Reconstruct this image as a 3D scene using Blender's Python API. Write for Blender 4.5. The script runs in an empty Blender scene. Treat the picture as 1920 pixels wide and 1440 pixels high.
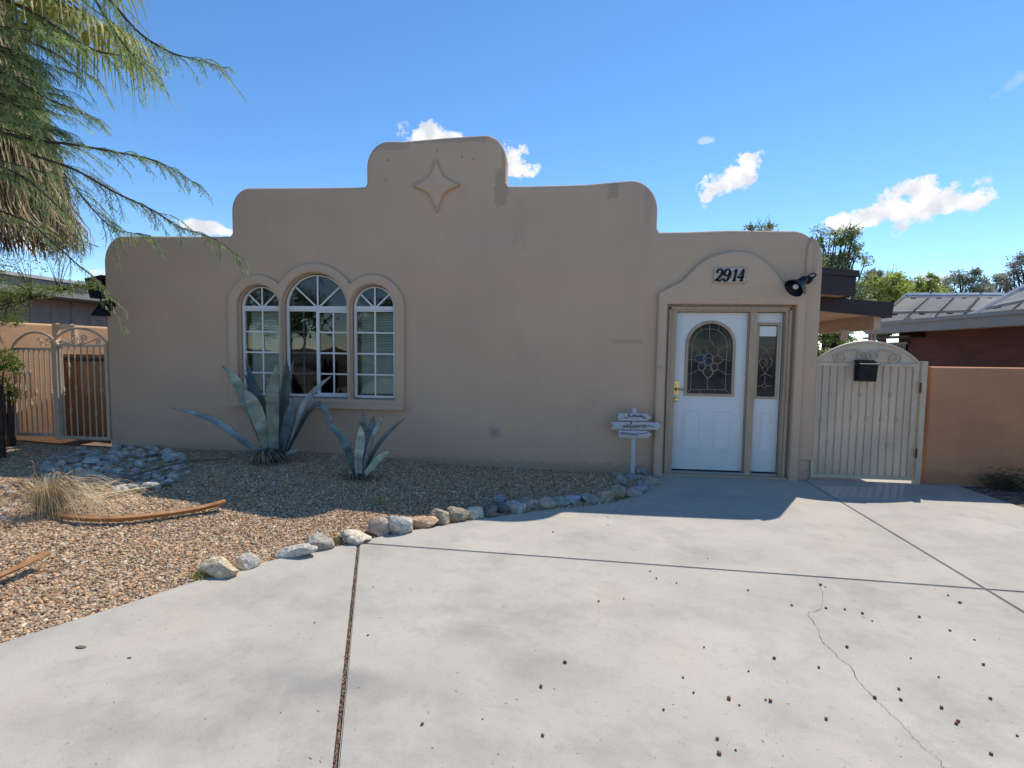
import bpy, bmesh, math, random
import numpy as np
from mathutils import Vector, Matrix, noise
R = math.radians
random.seed(7); rng = np.random.default_rng(7)
C = bpy.context.scene.collection
S = bpy.context.scene

# ------------------------------------------------------------------ camera
FPX, PITCH, YAW, ROLL = 950.0, R(3.808), R(5.680), R(0.742)
CAM = np.array([0.0, -6.573, 1.569])
cy, sy, cp, sp = math.cos(YAW), math.sin(YAW), math.cos(PITCH), math.sin(PITCH)
FW = np.array([-sy*cp, cy*cp, -sp]); r0 = np.array([cy, sy, 0.0]); u0 = np.cross(r0, FW)
RT = math.cos(ROLL)*r0 + math.sin(ROLL)*u0; UP = -math.sin(ROLL)*r0 + math.cos(ROLL)*u0
cd = bpy.data.cameras.new('camera'); cam = bpy.data.objects.new('camera', cd); C.objects.link(cam)
cd.sensor_width = 36; cd.lens = 36*FPX/1920; cd.clip_end = 2000; cd.clip_start = 0.05
m = Matrix.Identity(4)
for i in range(3):
    m[i][0] = RT[i]; m[i][1] = UP[i]; m[i][2] = -FW[i]; m[i][3] = CAM[i]
cam.matrix_world = m
S.camera = cam

# ------------------------------------------------------------------ sun and sky
SUN_E = 4.8; SKY = 0.105; EXPO = 0.0
sv = Vector((0.36, 0.56, 1.0)).normalized()
sl = bpy.data.lights.new('sun', 'SUN'); so = bpy.data.objects.new('sun', sl); C.objects.link(so)
sl.energy = SUN_E; sl.angle = R(0.5); sl.color = (1.0, 0.935, 0.84)
so.rotation_euler = sv.to_track_quat('Z', 'Y').to_euler(); so.location = (20, 30, 50)
W = bpy.data.worlds.new("World"); S.world = W; W.use_nodes = True
S.view_settings.view_transform = 'Standard'; S.view_settings.look = 'None'
S.view_settings.exposure = EXPO; S.view_settings.gamma = 1

def ray(x, y): return RT*(x-960)/FPX + UP*(720-y)/FPX + FW
def at(x, y, Y=0.0):
    d = ray(x, y); return CAM + d*((Y-CAM[1])/d[1])
def atx(x, y, X):
    d = ray(x, y); return CAM + d*((X-CAM[0])/d[0])
def grd(x, y, z=0.0):
    d = ray(x, y); return CAM + d*((z-CAM[2])/d[2])
def XZ(x, y, Y=0.0):
    p = at(x, y, Y); return (p[0], p[2])

def world_nodes():
    nt = W.node_tree; N = nt.nodes; L = nt.links; N.clear()
    out = N.new('ShaderNodeOutputWorld'); bg = N.new('ShaderNodeBackground'); bg.inputs[1].default_value = SKY
    sky = N.new('ShaderNodeTexSky'); sky.sky_type = 'NISHITA'; sky.sun_disc = False
    sky.sun_elevation = math.asin(sv.z); sky.sun_rotation = math.atan2(sv.x, sv.y)
    sky.altitude = 1200; sky.air_density = 0.85; sky.dust_density = 0.0; sky.ozone_density = 1.6
    hs = N.new('ShaderNodeHueSaturation'); hs.inputs['Saturation'].default_value = 1.20; hs.inputs['Value'].default_value = 2.05; hs.inputs['Hue'].default_value = .4975
    L.new(sky.outputs[0], hs.inputs['Color'])
    tc = N.new('ShaderNodeTexCoord')
    nz = N.new('ShaderNodeTexNoise'); nz.inputs['Scale'].default_value = 27; nz.inputs['Detail'].default_value = 10; nz.inputs['Roughness'].default_value = 0.64
    L.new(tc.outputs['Generated'], nz.inputs['Vector'])
    def mth(op, a, b=None, clamp=False):
        n = N.new('ShaderNodeMath'); n.operation = op; n.use_clamp = clamp
        for i, v in enumerate((a, b)):
            if v is None: continue
            if isinstance(v, (int, float)): n.inputs[i].default_value = v
            else: L.new(v, n.inputs[i])
        return n.outputs[0]
    def dot(vec):
        n = N.new('ShaderNodeVectorMath'); n.operation = 'DOT_PRODUCT'; L.new(tc.outputs['Generated'], n.inputs[0])
        n.inputs[1].default_value = vec; return n.outputs['Value']
    # clouds stand in the sky as directions: centre, half width, half height, tilt, opacity
    CL = [(812,262,52,34,0,1),(845,255,30,14,0,.9),(962,300,28,34,0,1),(975,318,30,16,0,1),
          (1368,340,56,27,.35,1),(1408,300,27,22,.3,1),(1345,350,38,18,.3,.9),(1326,371,13,9,0,.95),(1323,264,18,8,0,.45),
          (1740,380,96,36,.05,1),(1650,403,96,22,.12,1),(1790,382,58,24,-.1,1),(1710,352,50,20,0,1),(1580,415,46,18,.1,.9),
          (385,424,48,15,0,1),(425,434,18,9,0,.9),(1752,528,34,22,0,.9),(1912,148,36,18,.3,.18),
          (60,440,70,30,0,.8),(30,425,40,30,0,.7),(185,512,22,8,0,.6)]
    den = None
    nn = mth('SUBTRACT', nz.outputs['Fac'], 0.5)
    for (x, y, hw, hh, tl, op) in CL:
        c = ray(x, y); c = c/np.linalg.norm(c)
        a = np.cross(c, UP); a /= np.linalg.norm(a); b = np.cross(a, c)
        a2 = math.cos(tl)*a + math.sin(tl)*b; b2 = -math.sin(tl)*a + math.cos(tl)*b
        k = np.linalg.norm(ray(x, y))
        sx, sy_ = FPX*k/hw, FPX*k/hh
        du = mth('MULTIPLY', dot(tuple(a2)), sx); dv = mth('MULTIPLY', dot(tuple(b2)), sy_)
        r2 = mth('ADD', mth('MULTIPLY', du, du), mth('MULTIPLY', dv, dv))
        fr = mth('GREATER_THAN', dot(tuple(c)), 0.5)
        e = mth('SUBTRACT', 1.0, mth('SQRT', r2))
        e = mth('ADD', e, mth('MULTIPLY', nn, 3.3 if min(hw, hh) > 15 else 2.2))
        e = mth('MULTIPLY', mth('MULTIPLY', mth('MULTIPLY', e, 3.0), fr, True), op)
        den = e if den is None else mth('MAXIMUM', den, e)
    nz2 = N.new('ShaderNodeTexNoise'); nz2.inputs['Scale'].default_value = 30; nz2.inputs['Detail'].default_value = 4
    L.new(tc.outputs['Generated'], nz2.inputs['Vector'])
    cr = N.new('ShaderNodeValToRGB'); cr.color_ramp.elements[0].position = .35; cr.color_ramp.elements[1].position = .6
    cr.color_ramp.elements[0].color = (7.2, 7.5, 8.3, 1); cr.color_ramp.elements[1].color = (10.2, 10.2, 10.2, 1)
    L.new(nz2.outputs['Fac'], cr.inputs[0])
    mx = N.new('ShaderNodeMix'); mx.data_type = 'RGBA'
    L.new(den, mx.inputs['Factor']); L.new(hs.outputs[0], mx.inputs['A']); L.new(cr.outputs[0], mx.inputs['B'])
    L.new(mx.outputs['Result'], bg.inputs[0]); L.new(bg.outputs[0], out.inputs[0])
world_nodes()

# ------------------------------------------------------------------ helpers
def tag(o, label=None, cat=None, group=None, kind=None):
    if label: o['label'] = label
    if cat: o['category'] = cat
    if group: o['group'] = group
    if kind: o['kind'] = kind
    return o
def empty(name, loc, label, cat, group=None):
    o = bpy.data.objects.new(name, None); C.objects.link(o); o.location = tuple(float(v) for v in loc)
    return tag(o, label, cat, group)
def finish(o, parent):
    C.objects.link(o)
    if parent is not None:
        # vertices are written in world coordinates; take the ancestors' offset out
        off = Vector((0, 0, 0)); p = parent
        while p is not None: off += p.location; p = p.parent
        o.data.transform(Matrix.Translation(-off))
        o.parent = parent
    else:
        vs = o.data.vertices
        if len(vs):
            a = np.empty(len(vs)*3); vs.foreach_get('co', a); a = a.reshape(-1, 3)
            c = (a.min(0)+a.max(0))/2; c[2] = a[:, 2].min()
            o.data.transform(Matrix.Translation(-Vector(c))); o.location = tuple(float(v) for v in c)
    return o
def npmesh(name, V, F, mat, parent=None, col=None, smooth=False, ang=None):
    """V (n,3); F (m,k) one face size, or list of arrays"""
    me = bpy.data.meshes.new(name); V = np.asarray(V, float)
    Fs = F if isinstance(F, list) else [F]
    Fs = [np.asarray(f, int) for f in Fs if len(f)]
    nl = sum(f.size for f in Fs); nf = sum(len(f) for f in Fs)
    me.vertices.add(len(V)); me.vertices.foreach_set('co', V.ravel())
    me.loops.add(nl); me.polygons.add(nf)
    me.loops.foreach_set('vertex_index', np.concatenate([f.ravel() for f in Fs]))
    tot = np.concatenate([np.full(len(f), f.shape[1]) for f in Fs])
    me.polygons.foreach_set('loop_start', np.concatenate([[0], np.cumsum(tot)[:-1]]))
    me.polygons.foreach_set('loop_total', tot)
    me.polygons.foreach_set('use_smooth', np.full(nf, smooth))
    me.update(calc_edges=True); me.validate()
    if col is not None:
        a = me.attributes.new('Col', 'FLOAT_COLOR', 'POINT')
        c4 = np.ones((len(V), 4)); c4[:, :3] = col; a.data.foreach_set('color', c4.ravel())
    if ang: me.shade_smooth() if hasattr(me, 'shade_smooth') else None; me.set_sharp_from_angle(angle=R(ang))
    me.materials.append(mat)
    return finish(bpy.data.objects.new(name, me), parent)

class MB:
    def __init__(s): s.v = []; s.f = {}; s.n = 0; s.c = []
    def add(s, V, F, col=None):
        V = np.asarray(V, float)
        for f in F:
            s.f.setdefault(len(f), []).append([i+s.n for i in f])
        s.v.append(V); s.n += len(V)
        s.c.append(np.tile(np.asarray(col if col is not None else (1, 1, 1), float), (len(V), 1)))
        return s
    def box(s, a, b, col=None):
        x0, y0, z0 = a; x1, y1, z1 = b
        V = [(x0,y0,z0),(x1,y0,z0),(x1,y1,z0),(x0,y1,z0),(x0,y0,z1),(x1,y0,z1),(x1,y1,z1),(x0,y1,z1)]
        return s.add(V, [(0,3,2,1),(4,5,6,7),(0,1,5,4),(1,2,6,5),(2,3,7,6),(3,0,4,7)], col)
    def hexa(s, P, col=None):   # 8 points, bottom 4 then top 4
        return s.add(P, [(0,3,2,1),(4,5,6,7),(0,1,5,4),(1,2,6,5),(2,3,7,6),(3,0,4,7)], col)
    def tube(s, P, r, n=8, col=None, cap=True, flat=None):
        P = np.asarray(P, float); k = len(P); r = np.broadcast_to(np.asarray(r, float), (k,))
        T = np.gradient(P, axis=0) if k > 2 else np.repeat((P[1]-P[0])[None], k, 0)
        T /= np.linalg.norm(T, axis=1)[:, None]+1e-12
        ref = np.array([0, 0, 1.0]) if abs(T[0][2]) < .9 else np.array([1.0, 0, 0])
        V = []
        for i in range(k):
            a = np.cross(T[i], ref); a /= np.linalg.norm(a)+1e-12; b = np.cross(a, T[i]); ref = b
            for j in range(n):
                t = 2*math.pi*j/n
                V.append(P[i] + r[i]*(math.cos(t)*a + math.sin(t)*b*(flat or 1)))
        F = [(i*n+j, i*n+(j+1) % n, (i+1)*n+(j+1) % n, (i+1)*n+j) for i in range(k-1) for j in range(n)]
        if cap:
            V += [P[0], P[-1]]; c0, c1 = k*n, k*n+1
            F += [(c0, (j+1) % n, j) for j in range(n)] + [(c1, (k-1)*n+j, (k-1)*n+(j+1) % n) for j in range(n)]
        return s.add(V, F, col)
    def lathe(s, o, axis, prof, n=20, col=None):   # prof: (distance along axis, radius)
        o = np.asarray(o, float); ax = np.array(axis, float); ax /= np.linalg.norm(ax)
        ref = np.array([0, 0, 1.0]) if abs(ax[2]) < .9 else np.array([1.0, 0, 0])
        a = np.cross(ax, ref); a /= np.linalg.norm(a); b = np.cross(a, ax)
        V = [o+ax*d+r*(math.cos(2*math.pi*j/n)*a+math.sin(2*math.pi*j/n)*b) for d, r in prof for j in range(n)]
        k = len(prof)
        F = [(i*n+j, i*n+(j+1) % n, (i+1)*n+(j+1) % n, (i+1)*n+j) for i in range(k-1) for j in range(n)]
        return s.add(V, F, col)
    def ribbon(s, P, w, nrm, col=None):   # flat strip in the plane with normal nrm
        P = np.asarray(P, float); k = len(P); w = np.broadcast_to(np.asarray(w, float), (k,))
        T = np.gradient(P, axis=0); nrm = np.asarray(nrm, float); V = []
        for i in range(k):
            a = np.cross(T[i], nrm); a /= np.linalg.norm(a)+1e-12
            V += [P[i]-a*w[i]/2, P[i]+a*w[i]/2]
        return s.add(V, [(2*i, 2*i+1, 2*i+3, 2*i+2) for i in range(k-1)], col)
    def build(s, name, mat, parent=None, smooth=False, ang=None):
        V = np.concatenate(s.v); col = np.concatenate(s.c)
        return npmesh(name, V, [np.array(f) for f in s.f.values()], mat, parent, col, smooth, ang)

def catmull(P, n=6):
    P = [np.asarray(p, float) for p in P]; P = [2*P[0]-P[1]] + P + [2*P[-1]-P[-2]]; out = []
    for i in range(1, len(P)-2):
        for k in range(n):
            t = k/n; a, b, c, d = P[i-1:i+3]
            out.append(.5*((2*b)+(-a+c)*t+(2*a-5*b+4*c-d)*t*t+(-a+3*b-3*c+d)*t**3))
    out.append(P[-2]); return np.array(out)

def plate(name, outlines, yf, thick, bev, mat, parent, res=3, ang=40):
    """flat shape in X-Z with holes, front face at Y=yf, going back by thick, edges rounded by bev"""
    cu = bpy.data.curves.new(name, 'CURVE'); cu.dimensions = '2D'; cu.fill_mode = 'BOTH'
    cu.extrude = max(thick/2-bev, 0); cu.bevel_depth = bev; cu.bevel_resolution = res; cu.offset = -bev
    for o in outlines:
        sp_ = cu.splines.new('POLY'); sp_.points.add(len(o)-1)
        for i, (x, z) in enumerate(o): sp_.points[i].co = (x, z, 0, 1)
        sp_.use_cyclic_u = True
    co = bpy.data.objects.new(name, cu); C.objects.link(co)
    me = bpy.data.meshes.new_from_object(co.evaluated_get(bpy.context.evaluated_depsgraph_get()))
    bpy.data.objects.remove(co); bpy.data.curves.remove(cu)
    a = np.empty(len(me.vertices)*3); me.vertices.foreach_get('co', a); a = a.reshape(-1, 3)
    b = np.stack([a[:, 0], (yf+thick/2)-a[:, 2], a[:, 1]], 1)
    me.vertices.foreach_set('co', b.ravel())
    bm = bmesh.new(); bm.from_mesh(me); bmesh.ops.remove_doubles(bm, verts=bm.verts, dist=1e-5)
    bmesh.ops.recalc_face_normals(bm, faces=bm.faces)
    for f in bm.faces: f.smooth = True
    bm.to_mesh(me); bm.free(); me.set_sharp_from_angle(angle=R(ang))
    me.name = name; me.materials.clear(); me.materials.append(mat)
    return finish(bpy.data.objects.new(name, me), parent)

def arc(cx, cz, r, a0, a1, n=16):
    return [(cx+r*math.cos(R(a0+(a1-a0)*i/n)), cz+r*math.sin(R(a0+(a1-a0)*i/n))) for i in range(n+1)]
def archpoly(x0, x1, zb, zs, r=None, n=24):
    c = (x0+x1)/2; r = (x1-x0)/2
    return [(x0, zb), (x1, zb)] + arc(c, zs, r, 0, 180, n)
def ico(sub=1):
    bm = bmesh.new(); bmesh.ops.create_icosphere(bm, subdivisions=sub, radius=1)
    V = np.array([v.co[:] for v in bm.verts]); F = np.array([[v.index for v in f.verts] for f in bm.faces]); bm.free(); return V, F

# ------------------------------------------------------------------ materials
def newmat(name):
    ma = bpy.data.materials.new(name); ma.use_nodes = True; nt = ma.node_tree; nt.nodes.clear()
    out = nt.nodes.new('ShaderNodeOutputMaterial'); p = nt.nodes.new('ShaderNodeBsdfPrincipled')
    nt.links.new(p.outputs[0], out.inputs[0]); return ma, nt, p, out
def col4(c): return (c[0], c[1], c[2], 1)
def mat(name, c, rough=.7, var=.12, vscale=6, c2=None, bump=0, bscale=60, metal=0, attr=False, detail=6, stretch=None, spec=.4, fine=0, fscale=200):
    ma, nt, p, out = newmat(name); N, L = nt.nodes, nt.links
    p.inputs['Roughness'].default_value = rough; p.inputs['Metallic'].default_value = metal
    p.inputs['Specular IOR Level'].default_value = spec
    geo = N.new('ShaderNodeNewGeometry'); vec = geo.outputs['Position']
    if stretch:
        mp = N.new('ShaderNodeMapping'); mp.inputs['Scale'].default_value = stretch; L.new(vec, mp.inputs[0]); vec = mp.outputs[0]
    nz = N.new('ShaderNodeTexNoise'); nz.inputs['Scale'].default_value = vscale; nz.inputs['Detail'].default_value = detail; nz.inputs['Roughness'].default_value = .6
    L.new(vec, nz.inputs['Vector'])
    mx = N.new('ShaderNodeMix'); mx.data_type = 'RGBA'
    c2 = c2 or tuple(v*(1-var*2.2) for v in c)
    rm = N.new('ShaderNodeMapRange'); rm.inputs[1].default_value = .32; rm.inputs[2].default_value = .68
    L.new(nz.outputs['Fac'], rm.inputs[0]); L.new(rm.outputs[0], mx.inputs['Factor'])
    mx.inputs['A'].default_value = col4(c); mx.inputs['B'].default_value = col4(c2)
    res = mx.outputs['Result']
    if fine:
        n2 = N.new('ShaderNodeTexNoise'); n2.inputs['Scale'].default_value = fscale; n2.inputs['Detail'].default_value = 2; L.new(geo.outputs['Position'], n2.inputs['Vector'])
        r2 = N.new('ShaderNodeMapRange'); r2.inputs[1].default_value = .3; r2.inputs[2].default_value = .7; r2.inputs[3].default_value = 1-fine; r2.inputs[4].default_value = 1+fine
        L.new(n2.outputs['Fac'], r2.inputs[0])
        vm = N.new('ShaderNodeVectorMath'); vm.operation = 'SCALE'; L.new(res, vm.inputs[0]); L.new(r2.outputs[0], vm.inputs['Scale']); res = vm.outputs[0]
    if attr:
        at_ = N.new('ShaderNodeAttribute'); at_.attribute_name = 'Col'
        m2 = N.new('ShaderNodeMix'); m2.data_type = 'RGBA'; m2.blend_type = 'MULTIPLY'; m2.inputs['Factor'].default_value = 1
        L.new(res, m2.inputs['A']); L.new(at_.outputs['Color'], m2.inputs['B']); res = m2.outputs['Result']
    L.new(res, p.inputs['Base Color'])
    if bump:
        nb = N.new('ShaderNodeTexNoise'); nb.inputs['Scale'].default_value = bscale; nb.inputs['Detail'].default_value = 5; L.new(vec, nb.inputs['Vector'])
        bp = N.new('ShaderNodeBump'); bp.inputs['Strength'].default_value = 1; bp.inputs['Distance'].default_value = bump
        L.new(nb.outputs['Fac'], bp.inputs['Height']); L.new(bp.outputs[0], p.inputs['Normal'])
    return ma
def leafmat(name, c, c2, trans=.35, rough=.55):
    ma, nt, p, out = newmat(name); N, L = nt.nodes, nt.links
    at_ = N.new('ShaderNodeAttribute'); at_.attribute_name = 'Col'
    mx = N.new('ShaderNodeMix'); mx.data_type = 'RGBA'; mx.inputs['A'].default_value = col4(c); mx.inputs['B'].default_value = col4(c2)
    sx = N.new('ShaderNodeSeparateColor'); L.new(at_.outputs['Color'], sx.inputs[0]); L.new(sx.outputs[0], mx.inputs['Factor'])
    L.new(mx.outputs['Result'], p.inputs['Base Color']); p.inputs['Roughness'].default_value = rough
    tr = N.new('ShaderNodeBsdfTranslucent'); L.new(mx.outputs['Result'], tr.inputs[0])
    ms = N.new('ShaderNodeMixShader'); ms.inputs[0].default_value = trans
    L.new(p.outputs[0], ms.inputs[1]); L.new(tr.outputs[0], ms.inputs[2]); L.new(ms.outputs[0], out.inputs[0]); return ma
def glassmat(name, tint, ior=1.42):
    ma, nt, p, out = newmat(name); N, L = nt.nodes, nt.links; N.remove(p)
    fr = N.new('ShaderNodeFresnel'); fr.inputs[0].default_value = ior
    tb = N.new('ShaderNodeBsdfTransparent'); tb.inputs[0].default_value = col4(tint)
    gl = N.new('ShaderNodeBsdfGlossy'); gl.inputs['Roughness'].default_value = 0.0
    nz = N.new('ShaderNodeTexNoise'); nz.inputs['Scale'].default_value = 1.8; geo = N.new('ShaderNodeNewGeometry'); L.new(geo.outputs['Position'], nz.inputs['Vector'])
    bp = N.new('ShaderNodeBump'); bp.inputs['Distance'].default_value = .004; L.new(nz.outputs['Fac'], bp.inputs['Height']); L.new(bp.outputs[0], gl.inputs['Normal'])
    ms = N.new('ShaderNodeMixShader'); L.new(fr.outputs[0], ms.inputs[0]); L.new(tb.outputs[0], ms.inputs[1]); L.new(gl.outputs[0], ms.inputs[2])
    L.new(ms.outputs[0], out.inputs[0]); return ma

def stuccomat(name, c, c2, stains=()):
    """painted stucco: broad mottling, fine sand grain, and darker repair patches of their own shape"""
    ma, nt, p, out = newmat(name); N, L = nt.nodes, nt.links
    p.inputs['Roughness'].default_value = .88; p.inputs['Specular IOR Level'].default_value = .25
    geo = N.new('ShaderNodeNewGeometry'); pos = geo.outputs['Position']
    def nzf(sc, det, ro=.55, v=pos):
        n = N.new('ShaderNodeTexNoise'); n.inputs['Scale'].default_value = sc; n.inputs['Detail'].default_value = det; n.inputs['Roughness'].default_value = ro
        L.new(v, n.inputs['Vector']); return n.outputs['Fac']
    def rng_(v, a, b, c_=0, d=1):
        n = N.new('ShaderNodeMapRange'); n.inputs[1].default_value = a; n.inputs[2].default_value = b; n.inputs[3].default_value = c_; n.inputs[4].default_value = d
        L.new(v, n.inputs[0]); return n.outputs[0]
    def mix(f, a, b, bl='MIX'):
        n = N.new('ShaderNodeMix'); n.data_type = 'RGBA'; n.blend_type = bl
        if isinstance(f, float): n.inputs['Factor'].default_value = f
        else: L.new(f, n.inputs['Factor'])
        for k, v in (('A', a), ('B', b)):
            if isinstance(v, tuple): n.inputs[k].default_value = col4(v)
            else: L.new(v, n.inputs[k])
        return n.outputs['Result']
    base = mix(rng_(nzf(.7, 5), .38, .64), c, c2)
    # faint vertical rain streaks
    mp = N.new('ShaderNodeMapping'); mp.inputs['Scale'].default_value = (5, 5, .35); L.new(pos, mp.inputs[0])
    st = rng_(nzf(1.6, 4, .6, mp.outputs[0]), .5, .8, 0, .16)
    base = mix(st, base, tuple(v*.72 for v in c2))
    if stains:
        sep = N.new('ShaderNodeSeparateXYZ'); L.new(pos, sep.inputs[0]); wob = nzf(9, 4)
        def mth(op, a, b):
            n = N.new('ShaderNodeMath'); n.operation = op
            for i, v in enumerate((a, b)):
                if isinstance(v, (int, float)): n.inputs[i].default_value = v
                else: L.new(v, n.inputs[i])
            return n.outputs[0]
        tot = None
        for (x, z, hx, hz, op) in stains:
            dx = mth('ABSOLUTE', mth('DIVIDE', mth('SUBTRACT', sep.outputs[0], x), hx), 0); dz = mth('ABSOLUTE', mth('DIVIDE', mth('SUBTRACT', sep.outputs[2], z), hz), 0)
            d = mth('ADD', mth('MAXIMUM', dx, dz), mth('MULTIPLY', mth('SUBTRACT', wob, .5), 1.5))
            f = rng_(d, 1.05, .8, 0, op); tot = f if tot is None else mth('MAXIMUM', tot, f)
        base = mix(tot, base, tuple(v*.6 for v in c2))
    gr = N.new('ShaderNodeVectorMath'); gr.operation = 'SCALE'; L.new(base, gr.inputs[0]); L.new(rng_(nzf(130, 3), .3, .7, .89, 1.10), gr.inputs['Scale'])
    L.new(gr.outputs[0], p.inputs['Base Color'])
    b1 = N.new('ShaderNodeBump'); b1.inputs['Distance'].default_value = .012; L.new(nzf(2.2, 3), b1.inputs['Height'])
    b2 = N.new('ShaderNodeBump'); b2.inputs['Distance'].default_value = .0042; L.new(nzf(110, 3), b2.inputs['Height']); L.new(b1.outputs[0], b2.inputs['Normal'])
    L.new(b2.outputs[0], p.inputs['Normal']); return ma

M = {}
_st = [(*XZ(940, 352), .09, .22, .5), (*XZ(1150, 356), .07, .13, .5), (*XZ(1090, 338), .55, .05, .35), (*XZ(975, 415), .10, .35, .16), (*XZ(1175, 640), .22, .03, .35),
       (*XZ(948, 300), .05, .35, .4), (*XZ(820, 262), .8, .045, .4), (*XZ(1525, 470), .035, .4, .25), (*XZ(1215, 380), .05, .3, .25), (*XZ(730, 275), .25, .05, .35), (*XZ(972, 640), .05, .25, .1), (-1.8, 0.0, 6, .13, .38)]
M['stucco'] = stuccomat('stucco_tan', (.60, .42, .288), (.54, .38, .272), _st)
M['trim'] = stuccomat('stucco_trim', (.60, .425, .292), (.55, .39, .278))
M['wallpeach'] = stuccomat('stucco_terracotta', (.60, .285, .145), (.50, .24, .13), [(9, 0, 8, .16, .45), (6.6, .9, .35, .25, .22), (5.1, .5, .3, .3, .18), (7.6, 1.3, .5, .10, .25)])
M['walltan'] = stuccomat('stucco_peach_old', (.64, .40, .235), (.56, .35, .21))
M['framewood'] = mat('tan_painted_wood', (.50, .365, .245), .6, .12, 3, stretch=(6, 6, .8), bump=.001, bscale=30)
M['white'] = mat('white_paint', (.72, .715, .70), .45, .04, 1.5, spec=.4)
M['vinyl'] = mat('white_vinyl', (.74, .74, .72), .4, .04, 8)
M['vinylgrey'] = mat('screened_white_vinyl', (.22, .22, .23), .5, .05, 8)
M['glass'] = glassmat('window_glass', (.86, .90, .88))
M['glassdark'] = glassmat('dark_window_glass', (.35, .36, .38), 1.55)
M['interior'] = mat('interior_paint', (.10, .09, .08), .9, .1)
M['blind'] = mat('blind_slats', (.85, .90, .78), .6, .05)
M['curtain'] = mat('dark_curtain', (.03, .03, .05), .9, .2)
M['leadglass'] = mat('leaded_glass', (.030, .034, .036), .06, .3, 14, c2=(.010, .011, .013), bump=.0004, bscale=45, spec=.28, attr=True)
M['brass'] = mat('brass', (.80, .58, .22), .28, .1, 30, metal=1)
M['came'] = mat('brass_came', (.42, .38, .28), .4, .1, 30, metal=.6)
M['blackmetal'] = mat('black_metal', (.007, .008, .014), .5, .3, 20, spec=.3)
M['ink'] = mat('black_ink', (.010, .009, .010), .6, .1)
M['tile'] = mat('cream_tile', (.55, .47, .40), .5, .12, 25, bump=.001, bscale=60)
M['bulb'] = mat('frosted_bulb', (.75, .74, .70), .3, .03)
M['signwood'] = mat('whitewashed_wood', (.56, .55, .57), .7, .12, 10, stretch=(2, 8, 12), bump=.001, bscale=30)
M['gate'] = mat('tan_gate_paint', (.60, .49, .37), .5, .12, 8, c2=(.50, .39, .28), bump=.0008, bscale=60)
M['rust'] = mat('rusty_iron', (.16, .075, .035), .8, .3, 30)
M['fascia'] = mat('dark_brown_fascia', (.028, .020, .026), .6, .3, 8, c2=(.05, .036, .036), stretch=(1, 1, 12))
M['soffit'] = mat('painted_soffit', (.55, .36, .24), .8, .08, 4)
M['roof'] = mat('white_roof_coating', (.62, .61, .58), .8, .1, 3)
M['greyfascia'] = mat('beige_grey_fascia', (.33, .32, .29), .6, .07, 4)
M['plywood'] = mat('brown_stained_boards', (.42, .19, .07), .75, .2, 6, c2=(.28, .12, .045), stretch=(6, 6, .6), bump=.002, bscale=30)
M['bark'] = mat('bark', (.085, .06, .045), .95, .35, 14, stretch=(3, 3, .7), bump=.02, bscale=18, attr=False)
M['twig'] = mat('twig_bark', (.09, .06, .045), .9, .3, 30)
M['rock'] = mat('field_stone', (1.05, 1.03, 1), .92, .2, 26, c2=(.50, .48, .46), bump=.02, bscale=30, attr=True, fine=.35, fscale=110)
M['pebble'] = mat('pebbles', (1, 1, 1), .85, .1, 40, attr=True)
M['soil'] = mat('soil', (.20, .15, .115), .95, .3, 9, c2=(.12, .09, .07), bump=.02, bscale=20, fine=.3, fscale=60)
M['frond'] = mat('dry_palm_stalk', (.50, .25, .10), .5, .25, 12, c2=(.28, .125, .055), spec=.5)
M['stalk'] = mat('dead_agave_leaf', (.30, .24, .17), .8, .3, 14, c2=(.10, .075, .055), bump=.002, bscale=60)
M['drygrass'] = mat('dry_grass', (.86, .70, .44), .7, .2, 8, attr=True)
M['berry'] = mat('fallen_palm_fruit', (.30, .09, .055), .5, .4, 60, c2=(.11, .04, .03))
M['crack'] = mat('crack_dirt', (.27, .24, .205), .95, .3, 20)
M['weed'] = leafmat('weed_green', (.06, .09, .03), (.35, .33, .06), .3)
M['mesq'] = leafmat('mesquite_leaf', (.15, .23, .11), (.56, .66, .22), .55)
M['shrub'] = leafmat('shrub_leaf', (.10, .15, .03), (.34, .38, .07), .38)
M['palmleaf'] = leafmat('palm_leaf', (.10, .14, .035), (.42, .36, .06), .4)
M['thatch'] = mat('dead_palm_thatch', (.50, .41, .27), .85, .3, 5, c2=(.24, .19, .11), attr=True)
M['tree1'] = leafmat('olive_tree_leaf', (.16, .20, .08), (.40, .44, .19), .5)
M['tree2'] = leafmat('yellow_green_tree_leaf', (.26, .32, .07), (.54, .58, .14), .5)
M['tree3'] = leafmat('grey_tree_leaf', (.25, .28, .20), (.46, .48, .36), .48)
M['tree4'] = leafmat('brown_grey_tree_leaf', (.28, .25, .20), (.46, .40, .33), .42)
M['solarback'] = leafmat('panel_back_sheet', (.74, .75, .72), (.8, .8, .78), .35, .4)
M['alu'] = mat('aluminium_rail', (.42, .43, .45), .35, .1, metal=.6)
M['siding'] = mat('grey_siding', (.50, .42, .37), .8, .12, 5, stretch=(1, 1, .3))
M['asphalt'] = mat('asphalt', (.055, .055, .056), .9, .2, 3, fine=.2)
M['carpaint'] = mat('white_car_paint', (.75, .77, .80), .2, .03, spec=.6)
M['tyre'] = mat('tyre_rubber', (.02, .02, .02), .8, .1)
M['carglass'] = mat('car_glass', (.012, .014, .018), .05, .1, spec=.8)

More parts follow.
